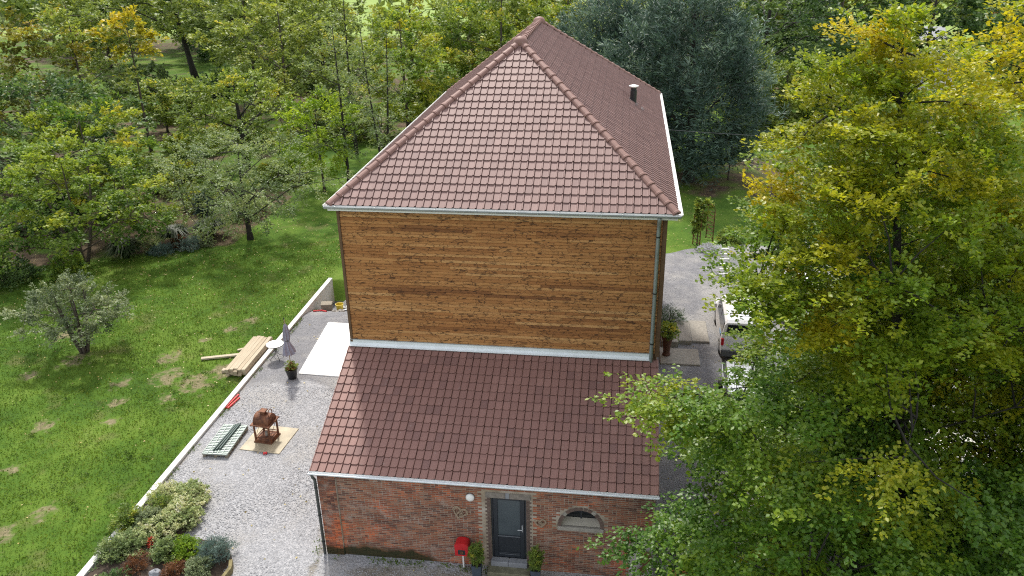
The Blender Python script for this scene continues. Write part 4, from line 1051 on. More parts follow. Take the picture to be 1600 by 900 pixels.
# red bars
for k, (x, y, lab) in enumerate(((-6.70, 3.75, 'red metal bar lying on the gravel close against the white wall'), (-6.58, 3.62, 'shorter red bar on the gravel next to the bar at the wall'))):
    mb = MB(); mb.bbox(-.035, .035, -.55 + .14 * k, .50 - .1 * k, .01, .07, .006); o = obj('red_bar', mb, 'red_paint', None, (x, y, 0), math.radians(-5 - 4 * k)); tag(o, lab, 'bar', 'red bars by the wall')
mb = MB(); mb.bbox(-.07, .07, -.05, .05, .013, .07, .01); tag(obj('red_clip', mb, 'red_paint', None, (-3.92, .50, 0), .4), 'small red clip lying at the near edge of the plywood board', 'clip')

# debris at the far end of the yard
def zy(x, y): return float(yard_z(np.array(float(x)), np.array(float(y))))
cb_ = thing('crate', 'grey plastic crate at the far end of the yard by the white wall', 'crate', (-6.15, 13.35, zy(-6.15, 13.35) - .02), .2)
mb = MB(); mb.bbox(-.25, .25, -.2, .2, 0, .05, .01)
for q in ((-.25, -.22, -.2, .2), (.22, .25, -.2, .2), (-.218, .218, -.2, -.17), (-.218, .218, .17, .2)): mb.box(q[0], q[1], q[2], q[3], .05, .42)
obj('tub', mb, 'pallet', cb_); mb = MB(); mb.bbox(-.28, .28, -.23, .23, .421, .46, .01); obj('rim', mb, 'pallet', cb_)
bk = thing('bucket', 'yellow bucket among the rubble at the far end of the yard', 'bucket', (-5.72, 14.0, zy(-5.72, 14.0) - .02))
mb = MB(); mb.lathe([(.15, 0), (.20, .36), (.215, .37), (.215, .39), (.19, .39), (.15, .1)], 18); obj('body', mb, 'yellow', bk)
mb = MB(); mb.tube([(.2 * math.cos(a), .05, .38 + .16 * math.sin(a)) for a in [PI * k / 8 for k in range(9)]], .008, 5); obj('handle', mb, 'dark_metal', bk)
def lump(name, mat, loc, sx, sy, sz, seed, label=None, cat=None, group=None, rough=.35, nu=18, nv=10, kind=None):
    r = np.random.default_rng(seed); mb = MB(); vs = []; fs = []
    ph = r.uniform(0, 6.3, (6, 2)); fr = r.integers(1, 6 if nu < 30 else 14, (6, 2))
    for j in range(nv + 1):
        v = j / nv * PI / 2
        for i in range(nu):
            u = 2 * PI * i / nu; d = 1 + rough * sum(math.sin(fr[k][0] * u + ph[k][0]) * math.sin(fr[k][1] * v * 2 + ph[k][1]) for k in range(6)) / 3
            vs.append((sx * math.sin(v) * math.cos(u) * d, sy * math.sin(v) * math.sin(u) * d, sz * math.cos(v) * d if v < 1.5 else -.03))
    for j in range(nv): fs += [(j * nu + i, j * nu + (i + 1) % nu, (j + 1) * nu + (i + 1) % nu, (j + 1) * nu + i) for i in range(nu)]
    mb.add(vs, fs); o = obj(name, mb, mat, None, loc, smooth=False); return tag(o, label, cat, group, kind)
lump('sack', 'tarp', (-5.62, 14.85, zy(-5.6, 14.8)), .42, .3, .34, 3, 'crumpled white sack behind the yellow bucket', 'sack', rough=.6)
lump('sack', 'tarp', (-5.15, 14.0, zy(-5.15, 14.0)), .34, .45, .25, 4, 'flat white sack farthest along the yard beside the house', 'sack', rough=.6)
for k, (x, y, s, lab) in enumerate(((-4.75, 13.5, .26, 'grey rubble stone nearest the house wall in the far yard'), (-5.35, 13.15, .2, 'small grey rubble stone right of the grey crate'), (-4.6, 14.2, .3, 'large grey rubble stone beside the white sacks'), (-5.6, 12.9, .15, 'smallest rubble stone before the grey crate'))):
    lump('rubble_stone', 'stone', (x, y, zy(x, y) - .02), s, s * .8, s * .7, 20 + k, lab, 'stone', 'rubble stones in the far yard', .3, 9, 5)
mb = MB(); mb.tube([(-6.55, 12.5, zy(0 - 6.5, 12.5) + .05), (-6.2, 12.75, zy(-6.2, 12.75) + .06), (-5.9, 12.6, zy(-5.9, 12.6) + .04)], .04, 6)
tag(obj('red_hose', mb, 'red_paint'), 'short red hose end on the ground before the grey crate', 'hose')

# ------------------------------------------------------------------ flower bed on the left
mb = MB(); px = [(-6.75, -1.75), (-5.5, -1.7), (-4.9, -2.4), (-4.75, -3.2), (-4.75, -4.1), (-4.0, -4.1), (-3.2, -4.1), (-2.75, -4.7), (-2.7, -5.6), (-3.2, -7.5), (-6.75, -8.5)]
c0 = (-5.3, -4.6)
vs = [(x, y, .004) for x, y in px] + [(c0[0] + (x - c0[0]) * .88, c0[1] + (y - c0[1]) * .88, .10 + .05 * rnd.random()) for x, y in px] + [(c0[0], c0[1], .2)]; n = len(px)
mb.add(vs, [(i, (i + 1) % n, n + (i + 1) % n, n + i) for i in range(n)] + [(n + i, n + (i + 1) % n, 2 * n) for i in range(n)])
tag(obj('flower_bed_soil', mb, 'soil'), 'dark soil of the planted bed beside the white wall', None, None, 'structure')
def bush(name, label, loc, lm, seed, H, R, ncl=60, ns=7, nl=12, leaf=.05, wid=.035, sprig=.14, cat='shrub', group='plants in the flower bed', **kw):
    a = dict(seed=seed, H=H, R=R, cb=.04, prof='spread', nclump=ncl, nsprig=ns, nleaf=nl, leaf=leaf, wid=wid, sprig=sprig, flat=.8, trunk=.018, nlimb=6, upward=.35, core=.15, stems=3, hue=(.5, .22)); a.update(kw)
    return plant(name, label, cat, loc, lm, group, parts=('stem', 'foliage'), **a)
bush('variegated_shrub', 'cream variegated shrub at the far tip of the flower bed', (-5.35, -2.35, .04), 'varieg', 60, .48, .66, 100, leaf=.065, wid=.045)
bush('variegated_shrub', 'tall cream variegated shrub on the gravel side of the flower bed', (-5.1, -3.25, .06), 'varieg', 61, .56, .64, 110, leaf=.065, wid=.045)
bush('variegated_shrub', 'cream variegated shrub in the middle of the flower bed above the red flowers', (-5.45, -3.95, .08), 'varieg', 62, .5, .68, 110, leaf=.065, wid=.045)
bush('variegated_shrub', 'cream variegated shrub against the white wall at the bed tip', (-6.2, -2.35, .04), 'varieg', 63, .42, .5, 70, hue=(.65, .2))
bush('box_ball', 'rounded dark olive shrub enclosed by the variegated shrubs', (-5.98, -2.95, .06), 'green', 64, .55, .42, 70, leaf=.035, wid=.025, hue=(.45, .25))
bush('leafy_shrub', 'dark green leafy shrub leaning over the white wall', (-6.55, -3.75, .04), 'green', 65, .65, .48, 46, leaf=.07, wid=.05, sprig=.2)
bush('leafy_shrub', 'grey green shrub between the wall shrub and the variegated one', (-5.95, -3.7, .06), 'silver', 66, .6, .45, 60, leaf=.06, wid=.045)
bush('dark_rose', 'dark brownish rose bush beside the wall at the bottom of the bed', (-6.3, -5.15, .06), 'apple', 67, .55, .42, 44, leaf=.06, wid=.045, sprig=.22, hue=(.4, .3))
bush('red_flower', 'red flowering plant in the middle of the flower bed', (-5.35, -4.65, .1), 'flower', 68, .36, .14, 12, 5, 7, .045, .04, .08, cat='flower')
bush('rusty_heather', 'rust orange heather at the bottom of the flower bed', (-5.35, -5.55, .1), 'rust_l', 69, .34, .38, 40, leaf=.05, wid=.018, upward=.8, cat='heather')
bush('leafy_shrub', 'bluish green shrub between the rusty heather and the yellow green mound', (-4.75, -5.0, .1), 'apple', 70, .5, .38, 46, leaf=.06, wid=.04)
bush('low_mound', 'yellow green mound in the right arm of the flower bed', (-4.15, -4.75, .08), 'lime', 71, .42, .5, 70, hue=(.3, .25))
bush('blue_conifer', 'spiky blue grey dwarf conifer at the right corner of the flower bed', (-3.2, -4.85, .06), 'bluebush', 72, .66, .44, 60, 8, 14, .07, .014, .20, upward=.9, cat='conifer', tilt=1.0)
bush('low_mound', 'pale dry perennial below the blue conifer', (-3.4, -5.5, .08), 'silver', 73, .4, .4, 50)
bush('rusty_heather', 'brown orange perennial at the lower right of the bed', (-4.1, -5.6, .1), 'rust_l', 74, .3, .3, 36, leaf=.05, wid=.02, cat='heather')
bush('variegated_shrub', 'pale green plant behind the rusty heather in the bed', (-5.9, -4.65, .08), 'varieg', 75, .44, .6, 80, hue=(.25, .2))
bush('dark_rose', 'dark bush at the bottom edge of the picture in the flower bed', (-5.7, -6.4, .08), 'dark', 76, .5, .5, 40, leaf=.06, wid=.045)
lump('bed_boulder', 'grey_stone', (-4.62, -5.75, .1), .22, .18, .2, 31, 'rounded grey boulder in the lower flower bed', 'boulder', None, .2, 12, 7)
mb = MB(); P = [(-2.62, -5.0), (-2.50, -5.3), (-2.55, -5.75), (-2.75, -6.1)]
for i, ((ax, ay), (bx2, by2)) in enumerate(zip(P, P[1:])): mb.bar((ax, ay, .12), (bx2, by2, .12), .10, .24)
tag(obj('bed_edging', mb, simple("mossy_yellow_stone", (.20, .17, .08), .95, 0, .4, 8, .5)), 'curved mossy stone edging at the right corner of the flower bed', 'edging')
mb = MB(); mb.bbox(-.03, .03, -.9, .9, 0, .22, .005); o = obj('edging_board', mb, 'lumber', None, (-6.42, -6.9, 0), math.radians(-6)); o['tint'] = .3
tag(o, 'wooden edging board at the bottom of the bed beside the wall', 'board')

# ------------------------------------------------------------------ right side of the house
def car(name, label, loc, rotz, L, Wd, H, mat, prof_hood, group=None):
    """body from a side outline with rounded shoulders and tumblehome; glass, wheels, lamps, bumpers and mirrors as parts"""
    t = thing(name, label, 'car' if H < 1.7 else 'van', loc, rotz, group)
    hw = Wd / 2; low, belt = .28, .98 if H < 1.7 else 1.15
    side = prof_hood                                       # list of (y, z) of the upper outline rear to front
    def section(y, zt):
        zt_b = min(zt, belt); tum = max(0, (zt - belt)) * .16
        s = [(-hw + .04, low), (-hw, low + .12), (-hw, zt_b - .06 if zt <= belt else belt)]
        if zt > belt + .05: s += [(-hw + tum * .9 + .01, zt - .10), (-hw + tum + .10, zt)]
        else: s += [(-hw + .02, zt_b - .04), (-hw + .12, zt_b)]
        s += [(0, zt + .02)]
        return [(x, y, z) for x, z in s] + [(-x, y, z) for x, z in reversed(s[:-1])]
    mb = MB(); rings = [section(y, z) for y, z in side]; n = len(rings[0]); vs = [p for rg in rings for p in rg]; fs = []
    for i in range(len(rings) - 1): fs += [(i * n + k, i * n + k + 1, (i + 1) * n + k + 1, (i + 1) * n + k) for k in range(n - 1)] + [(i * n + n - 1, i * n, (i + 1) * n, (i + 1) * n + n - 1)]
    fs += [tuple(range(n)), tuple(range(len(vs) - n, len(vs)))]
    mb.add(vs, fs); body = obj('body', mb, mat, t, smooth=False)
    y0, y1 = side[0][0], side[-1][0]
    yr = [y for y, z in side if z > H - .12]; ya, yb = min(yr), max(yr)
    tum = (H - belt) * .16
    for s in (-1, 1):
        for a, b in ((ya + .12, (ya + yb) / 2 - .05), ((ya + yb) / 2 + .05, yb - .02)):
            mb = MB(); z0, z1 = belt + .05, H - .16
            X = lambda z: s * (hw - (z - belt) * .145 + .006)
            mb.add([(X(z0), a, z0), (X(z0), b + .1, z0), (X(z1), b, z1), (X(z1), a + .03, z1), (X(z0) - s * .02, a, z0), (X(z0) - s * .02, b + .1, z0), (X(z1) - s * .02, b, z1), (X(z1) - s * .02, a + .03, z1)],
                   [(0, 1, 2, 3), (7, 6, 5, 4), (0, 4, 5, 1), (1, 5, 6, 2), (2, 6, 7, 3), (3, 7, 4, 0)]); obj('side_window', mb, 'car_glass', t)
        for y in (y0 + .85, y1 - .85):
            mb = MB(); mb.lathe([(.16, -.1), (.31, -.1), (.335, -.06), (.335, .06), (.31, .1), (.16, .1)], 22); w = obj('wheel', mb, 'black_rubber', t, (s * (hw - .09), y, .335)); w.rotation_euler = (0, PI / 2, 0)
            mb = MB(); mb.lathe([(.2, .095), (.19, .108), (.05, .115), (.01, .118)] if s > 0 else [(.01, -.118), (.05, -.115), (.19, -.108), (.2, -.095)], 14); obj('rim', mb, 'steel', w)
        mb = MB(); mb.bbox(s * (hw - .05) - .06, s * (hw - .05) + .06, y0 - .015, y0 + .10, .80, 1.12 if H > 1.7 else .98, .01); obj('tail_light', mb, 'tail', t)
        mb = MB(); mb.bbox(s * (hw - .22) - .16, s * (hw - .22) + .16, y1 - .10, y1 + .012, .62, .80, .01); obj('headlight', mb, 'lamp_white', t)
        mb = MB(); mb.bbox(s * (hw + .09) - .08, s * (hw + .09) + .08, yb + .18, yb + .26, belt + .02, belt + .2, .015); obj('mirror', mb, mat, t)
    def pane(name, ia, ib, lo, hi):
        (ya_, za), (yb_, zb) = side[ia], side[ib]; d = Vector((0, yb_ - ya_, zb - za)); nrm = Vector((0, -(zb - za), yb_ - ya_)).normalized()
        if nrm.z < 0: nrm = -nrm
        q = []
        for f in (lo, hi):
            p = Vector((0, ya_, za)) + d * f + nrm * .022; xw = hw - max(0, p.z - belt) * .16 - .14
            q += [p + Vector((-xw, 0, 0)), p + Vector((xw, 0, 0))]
        mb = MB(); mb.add([q[0], q[1], q[3], q[2]] + [v - nrm * .02 for v in (q[0], q[1], q[3], q[2])], [(0, 1, 2, 3), (7, 6, 5, 4), (0, 4, 5, 1), (1, 5, 6, 2), (2, 6, 7, 3), (3, 7, 4, 0)]); obj(name, mb, 'car_glass', t)
    k = max(i for i, (y, z) in enumerate(side) if z > H - .12); pane('windscreen', k, k + 1, .1, .95)
    k = min(i for i, (y, z) in enumerate(side) if z > H - .12); pane('rear_window', k - 1, k, .15 if H < 1.7 else .35, .9)
    mb = MB(); mb.bbox(-hw + .02, hw - .02, y0 - .07, y0 + .04, .30, .58, .03); obj('bumper', mb, 'grey_plastic', t)
    mb = MB(); mb.bbox(-hw + .02, hw - .02, y1 - .04, y1 + .07, .28, .52, .03); obj('bumper', mb, 'grey_plastic', t)
    return t
van = car('parked_van', 'white van parked on the drive with its tail towards the annexe', (14.05, 11.4, 0), math.radians(-2), 4.7, 1.86, 1.92, 'white_paint',
          [(-2.3, .60), (-2.28, 1.10), (-2.16, 1.80), (-2.0, 1.90), (-.6, 1.92), (.55, 1.88), (1.30, 1.14), (2.05, 1.02), (2.28, .80), (2.34, .5)])
mb = MB(); mb.box(-.945, -.935, -1.75, -1.25, .95, 1.10); obj('blue_sticker', mb, 'blue', van)
mb = MB()
for y in (-1.6, -.2): mb.bar((-.62, y, 2.0), (.62, y, 2.0), .04, .03); [mb.bar((sx * .6, y, 1.90), (sx * .6, y, 2.0), .03, .03) for sx in (-1, 1)]
obj('roof_rack', mb, 'dark_metal', van)
car('parked_car', 'white hatchback with a dark windscreen beside the white van', (17.2, 14.9, 0), math.radians(176), 4.1, 1.74, 1.46, 'white_paint',
    [(-2.0, .55), (-1.98, .90), (-1.72, 1.02), (-1.35, 1.38), (-.9, 1.45), (.25, 1.44), (1.02, .98), (1.8, .86), (2.0, .70), (2.05, .45)])
car('parked_car', 'pale silver car on the concrete glimpsed beneath the beech', (21.2, 6.2, .06), math.radians(60), 4.3, 1.76, 1.5, 'white_paint',
    [(-2.1, .55), (-2.08, .92), (-1.8, 1.04), (-1.45, 1.42), (-.9, 1.49), (.25, 1.48), (1.05, .98), (1.9, .86), (2.1, .70), (2.15, .45)])
# trailer with aluminium planks
tr_ = thing('flat_trailer', 'low dark flat trailer loaded with aluminium planks behind the white van', 'trailer', (13.55, 6.7, 0), math.radians(-4))
mb = MB(); mb.bbox(-.62, .62, -1.4, 1.2, .42, .50, .01); mb.bar((0, 1.2, .45), (0, 2.0, .45), .07, .07); obj('bed', mb, 'dark_metal', tr_)
for s in (-1, 1):
    mb = MB(); mb.lathe([(.13, -.08), (.25, -.08), (.27, 0), (.25, .08), (.13, .08)], 18); w = obj('wheel', mb, 'black_rubber', tr_, (s * .74, -.2, .27)); w.rotation_euler = (0, PI / 2, 0)
    mb = MB(); mb.bbox(s * .64 - .02, s * .64 + .02, -1.4, 1.2, .501, .60, .006); obj('side_rail', mb, 'steel', tr_)
for x in (-.52, .5): mb = MB(); mb.bar((x, -1.42, .60), (x, -1.42, .95), .04, .04); obj('tail_post', mb, 'steel', tr_)
for lay in range(4):
    for k in range(3):
        mb = MB(); x = -.50 + .33 * k
        for g in range(5): mb.bbox(x + .062 * g, x + .062 * g + .052, -1.3, 1.3, 0, .055, .006)
        mb.box(x, x + .31, -1.3, 1.3, -.004, .035)
        o = obj('aluminium_plank', mb, 'steel', None, (13.55, 6.65 - .05 * lay, .51 + .062 * lay), math.radians(-4)); o.location.x += rnd.uniform(-.01, .01)
        tag(o, ('bottom layer', 'second layer', 'third layer', 'top layer')[lay] + ' ribbed aluminium plank, ' + ('left', 'middle', 'right')[k] + ' row of the load on the trailer', 'plank', 'aluminium planks on the trailer')
# ladder standing in the drive
ld = thing('step_ladder', 'white step ladder standing on the gravel behind the white van', 'ladder', (14.1, 18.8, 0), math.radians(8))
for s in (-1, 1):
    mb = MB(); mb.bar((s * .30, -.45, 0), (s * .22, 0, 1.75), .05, .03); obj('stile', mb, 'white_metal', ld)
    mb = MB(); mb.bar((s * .28, .45, 0), (s * .21, .03, 1.72), .04, .025); obj('rear_leg', mb, 'white_metal', ld)
for k in range(6):
    f = (k + .7) / 6.6; mb = MB(); mb.bbox(-.30 + .08 * f, .30 - .08 * f, -.45 + .45 * f - .06, -.45 + .45 * f + .04, 1.75 * f, 1.75 * f + .03, .005); obj('tread', mb, 'white_metal', ld)
# steps, urn plant, dark shrub
for k, (x0, x1, y0, y1, z, lab) in enumerate(((11.35, 11.95, 10.5, 12.5, .22, 'upper pale stone step beside the house wall'), (11.96, 12.75, 10.7, 12.8, .12, 'lower pale stone step nearest the drive'), (10.5, 12.2, 8.6, 10.0, .08, 'broad pale stone slab before the steps'), (10.6, 11.34, 10.2, 11.6, .30, 'pale stone landing against the house side'))):
    mb = MB(); mb.bbox(x0, x1, y0, y1, -.05, z, .02); tag(obj('stone_step', mb, 'stone'), lab, 'step', 'stone steps beside the house')
ur = thing('tall_urn', 'tall brown black urn with a leafy plant beside the timber house corner', 'plant pot', (10.78, 9.35, .08))
mb = MB(); mb.lathe([(.16, 0), (.18, .05), (.14, .12), (.17, .5), (.24, .85), (.28, .95), (.28, 1.0), (.23, 1.0), (.2, .9)], 18); obj('urn', mb, 'terra', ur)
b, me = grow(81, .55, .42, .02, 'round', 34, 6, 9, .10, .06, .18, flat=.8, trunk=.015, hue=(.6, .25), core=.2)
obj('stem', b, 'bark', ur, (0, 0, .93), recalc=False); obj('foliage', me, LM['green'], ur, (0, 0, .93))
bush('dark_heather', 'dark twiggy shrub beside the stone steps', (11.0, 12.6, 0), 'dark', 82, .75, .75, 70, 7, 10, .06, .02, .22, group=None, hue=(.2, .2))
# rose arch and tarp heap
ra = thing('garden_arch', 'rusty iron garden arch overgrown by a green climber at the edge of the lawn', 'arch', (13.45, 23.5, .02), math.radians(48))
for s in (-1, 1):
    mb = MB()
    for y in (-.25, .25): mb.bar((s * .62, y, -.05), (s * .62, y, 1.85), .045, .045)
    for k in range(9): mb.bar((s * .62, -.25, .15 + .2 * k), (s * .62, .25, .15 + .2 * k), .028, .028)
    for k in range(4): mb.bar((s * .62, -.25, .15 + .4 * k), (s * .62, .25, .55 + .4 * k), .022, .022)
    obj('side_lattice', mb, 'rust', ra)
mb = MB()
for y in (-.25, .25): mb.tube([(.62 * math.cos(PI * k / 12), y, 1.85 + .55 * math.sin(PI * k / 12)) for k in range(13)], .016, 6)
for k in range(1, 12): mb.bar((.62 * math.cos(PI * k / 12), -.25, 1.85 + .55 * math.sin(PI * k / 12)), (.62 * math.cos(PI * k / 12), .25, 1.85 + .55 * math.sin(PI * k / 12)), .012, .012)
obj('bow', mb, 'rust', ra)
b, me = grow(83, 2.5, .33, .9, 'plume', 30, 7, 10, .11, .08, .2, flat=.8, trunk=.03, hue=(.5, .25), core=.1, extra=[(.3 + .12 * k, 0, 2.45 - .05 * k) for k in range(7)] + [(.1, .1, 2.6), (.5, -.1, 2.6)])
obj('stem', b, 'bark', ra, (-.55, 0, 0), recalc=False); obj('climber', me, LM['green'], ra, (-.55, 0, 0))
lump('tarp_heap', 'tarp', (13.75, 22.15, .05), .68, .42, .36, 7, 'crumpled white and grey tarpaulin heap beside the garden arch', 'tarpaulin', rough=.38, nu=44, nv=16)
bush('low_mound', 'low dark plant right of the garden arch', (15.1, 23.9, 0), 'green', 84, .7, .8, 60, group=None, leaf=.08, wid=.05, sprig=.25)
# white trellis beneath the beech
te = thing('trellis', 'white lattice trellis glimpsed through the beech above the concrete', 'trellis', (23.3, 7.2, .06), math.radians(-28))
mb = MB()
for k in range(19):
    a = -1.8 + .2 * k; mb.bar((a, 0, .1), (a, 0, 1.7), .03, .016)
for k in range(9): mb.bar((-1.8, .018, .1 + .2 * k), (1.8, .018, .1 + .2 * k), .03, .016)
obj('lattice', mb, 'white_metal', te)
for s in (-1.85, 0, 1.85):
    mb = MB(); mb.bar((s, .05, 0), (s, .05, 1.8), .07, .07); obj('post', mb, 'white_metal', te)
# cables from the house
mb = MB(); pts = [(10.22 + 26 * f, 12.5 + 22 * f, 9.3 - 1.5 * math.sin(PI * f) - 2.0 * f) for f in np.linspace(0, 1, 14)]; mb.tube(pts, .012, 4)
tag(obj('overhead_cable', mb, 'dark_metal'), 'thin overhead cable running from the roof edge to the dark trees', 'cable')

# ------------------------------------------------------------------ trees and shrubs
K = dict
beech_voids = [(-5.45, -1.9, 5.1, 1.25), (-4.95, -.2, 3.7, 1.25), (-5.85, -4.0, 6.8, 1.0), (-0.05, -1.5, 7.5, 1.8), (0.15, .5, 5.8, 1.8), (0.75, 2.5, 4.2, 1.8), (-0.85, -3.5, 9.0, 1.35), (-2.25, -3.0, 7.2, 1.1), (-2.65, -1.4, 6.0, 1.1),
               (-5.2, .2, 7.7, 1.9), (-5.0, 2.2, 8.6, 1.7), (-5.4, -1.6, 11.4, 1.0), (-5.65, -2.3, 9.0, 1.3), (-5.35, 2.0, 6.4, 1.5)]
def hue_b(cl): return .26 * np.clip((cl[:, 2] - 7.0) / 6, -.7, 1) + .06 * np.sin(cl[:, 0] * 1.1 + cl[:, 1] * .7)
plant('beech_tree', 'big near beech with a yellowing top, its branches reaching over the annexe roof', 'tree', (16.65, -4.6, 0), 'beech', None, 'bark_dark',
      seed=101, H=16.0, R=6.0, cb=1.4, prof='beech', nclump=480, nsprig=18, nleaf=43, leaf=.106, wid=.082, sprig=1.0, flat=.28, droop=.12, lobes=.16, trunk=.22, nlimb=26, tilt=.42, six=None,
      hue=(.43, .15), core=.12, voids=beech_voids, hue_fn=hue_b, lean=(-2.65, .5), limb=.17,
      extra=[(-5.3, -2.0, 10.3), (-5.0, -1.8, 9.9), (-4.8, -1.6, 10.4), (-4.5, -1.0, 10.2), (-7.15, -2.9, 8.3), (-6.75, -2.6, 8.0), (-6.25, -3.1, 8.4), (-6.35, -2.4, 7.6), (-5.75, -2.8, 8.0), (-5.65, -2.2, 7.3), (-7.25, -2.3, 3.7), (-6.95, -2.6, 3.0), (-6.45, -2.2, 4.3), (-6.05, -2.8, 2.5), (-5.75, -2.4, 3.5), (-6.35, -3.2, 2.0), (-5.45, -3.4, 2.4), (-5.05, -4.2, 2.6), (-4.45, -4.6, 2.2), (-3.65, -5.0, 2.6)])
plant('beech_tree', 'second beech behind at the right edge, strongly yellow towards its top', 'tree', (20.6, -.6, 0), 'beech', None, 'bark_dark',
      seed=102, H=16.7, R=6.0, cb=2.2, prof='beech', nclump=360, nsprig=14, nleaf=25, leaf=.13, wid=.098, sprig=1.0, flat=.35, droop=.12, lobes=.2, trunk=.24, nlimb=20, tilt=.45, six=None,
      hue=(.56, .14), core=.4, hue_fn=hue_b, lean=(-2.0, 0), limb=.26)

def near(name, label, x, y, lm, group=None, bark='bark', **kw): return plant(name, label, 'tree', (x, y, 0), lm, group, bark, **kw)
near('maple_tree', 'broad low maple with yellow green layered foliage at the left edge of the lawn', -21.6, 16.6, 'maple', seed=110, H=7.0, R=5.0, cb=1.5, prof='spread', nclump=150, nsprig=9, nleaf=12, leaf=.15, wid=.12, sprig=.75, flat=.3, droop=.15, trunk=.14, stems=3, hue=(.36, .2), hue_top=.1, core=.35, voids=[(3.6, -1.6, 1.6, 2.4), (1.0, -3.6, 1.2, 1.8)])
near('apple_tree', 'airy grey green apple tree standing in the lawn beside the planted bed', -13.9, 21.6, 'apple', bark='bark_dark', seed=111, H=6.4, R=4.6, cb=1.2, prof='round', nclump=170, nsprig=8, nleaf=12, leaf=.12, wid=.06, sprig=.7, flat=.7, droop=.1, trunk=.17, hue=(.5, .24), core=.3, lobes=.35)
plant('silver_shrub', 'silvery multi stemmed shrub standing alone in the lawn on the left', 'shrub', (-15.3, 7.0, 0), 'silver', None, 'bark', parts=('stem', 'foliage'), seed=112, H=3.4, R=2.05, cb=1.25, prof='spread', nclump=92, nsprig=8, nleaf=16, leaf=.09, wid=.045, sprig=.42, flat=.7, upward=.45, trunk=.11, stems=6, nlimb=10, hue=(.42, .28), core=.45, lobes=.4)
near('tree', 'dark green tree behind the yellow green maple', -31.0, 27.5, 'dark', seed=113, H=8.4, R=5.6, cb=1.2, prof='round', nclump=120, nsprig=8, nleaf=11, leaf=.22, wid=.15, sprig=.9, hue=(.55, .25), trunk=.2)
near('tree', 'tall golden orange tree in the upper left corner', -40.5, 34.5, 'orange', seed=114, H=14.4, R=6.0, cb=3.0, prof='round', nclump=130, nsprig=8, nleaf=10, leaf=.26, wid=.2, sprig=1.1, hue=(.22, .24), hue_top=.25, trunk=.2, core=.4, lobes=.35)
near('tree', 'slender tree with a bright yellow branch in the upper left', -34.8, 38.5, 'olive', seed=115, H=13.2, R=4.6, cb=3.0, prof='tall', nclump=90, nsprig=7, nleaf=10, leaf=.24, wid=.17, sprig=1.0, hue=(.45, .24), trunk=.16, core=.3, lobes=.4)
near('yellow_tree', 'bright yellow leafed young tree between the slender trees in the upper left', -31.5, 41.0, 'yellow', seed=116, H=11.2, R=2.0, cb=8.0, prof='round', nclump=22, nsprig=7, nleaf=10, leaf=.24, wid=.2, sprig=.9, hue=(.45, .25), trunk=.12)
near('tree', 'yellowing maple right of the dark tree, above the woodland path', -25.2, 24.0, 'maple', seed=117, H=7.6, R=3.4, cb=1.6, prof='round', nclump=90, nsprig=8, nleaf=11, leaf=.19, wid=.15, sprig=.8, hue=(.55, .25), trunk=.12, flat=.35)
near('tree', 'dense mid green tree with a thick dark trunk behind the apple tree', -20.6, 36.0, 'green', bark='bark_dark', seed=118, H=7.4, R=4.2, cb=1.9, prof='round', nclump=110, nsprig=8, nleaf=11, leaf=.19, wid=.12, sprig=.8, hue=(.5, .25), trunk=.32)
near('small_tree', 'left one of the two small bushy trees on the woodland edge', -33.8, 47.9, 'green', 'two small trees in the wood', seed=119, H=4.8, R=2.5, cb=1.3, prof='round', nclump=50, nsprig=7, nleaf=10, leaf=.2, wid=.14, sprig=.7, hue=(.5, .25), trunk=.1)
near('small_tree', 'right one of the two small bushy trees on the woodland edge', -30.8, 47.7, 'olive', 'two small trees in the wood', seed=120, H=4.8, R=2.7, cb=1.2, prof='round', nclump=55, nsprig=7, nleaf=10, leaf=.2, wid=.14, sprig=.7, hue=(.4, .25), trunk=.1)
near('lime_green_tree', 'vivid lime green young tree left of the house roof', -12.6, 31.3, 'lime', seed=121, H=7.0, R=2.7, cb=1.5, prof='round', nclump=80, nsprig=8, nleaf=11, leaf=.15, wid=.11, sprig=.7, hue=(.5, .25), trunk=.09, flat=.35)
near('slim_tree', 'slim bare stemmed tree with thin grey green leaves beside the lime green one', -10.9, 31.8, 'apple', bark='bark_dark', seed=122, H=12.0, R=2.8, cb=2.6, prof='tall', nclump=60, nsprig=6, nleaf=8, leaf=.13, wid=.07, sprig=.8, hue=(.5, .25), trunk=.13, upward=.5, core=.2, lobes=.4)
near('slim_tree', 'slim forked tree with sparse leaves nearest the roof edge', -9.6, 36.6, 'apple', bark='bark_dark', seed=123, H=11.5, R=2.6, cb=2.4, prof='tall', nclump=56, nsprig=6, nleaf=8, leaf=.14, wid=.08, sprig=.8, hue=(.4, .25), trunk=.13, upward=.5, core=.2, lobes=.4, stems=2)
near('slim_tree', 'third slim tree standing farther back left of the roof', -13.6, 42.0, 'olive', bark='bark_dark', seed=124, H=14.0, R=3.0, cb=2.8, prof='tall', nclump=60, nsprig=6, nleaf=9, leaf=.17, wid=.1, sprig=.9, hue=(.4, .25), trunk=.14, upward=.5, core=.2, lobes=.4)
near('tall_tree', 'tall leaning tree with a dark trunk against the far field', -45.5, 76.0, 'olive', bark='bark_dark', seed=125, H=16.5, R=6.6, cb=5.5, prof='round', nclump=110, nsprig=7, nleaf=9, leaf=.36, wid=.24, sprig=1.4, hue=(.4, .25), trunk=.4, lean=(-2.5, 0), lobes=.4, core=.2)
near('tall_tree', 'tall straight tree with a dark trunk right of the leaning one', -38.5, 74.0, 'olive', bark='bark_dark', seed=126, H=16.0, R=5.0, cb=5.0, prof='tall', nclump=90, nsprig=7, nleaf=9, leaf=.36, wid=.24, sprig=1.3, hue=(.35, .25), trunk=.34, lobes=.4, core=.2)
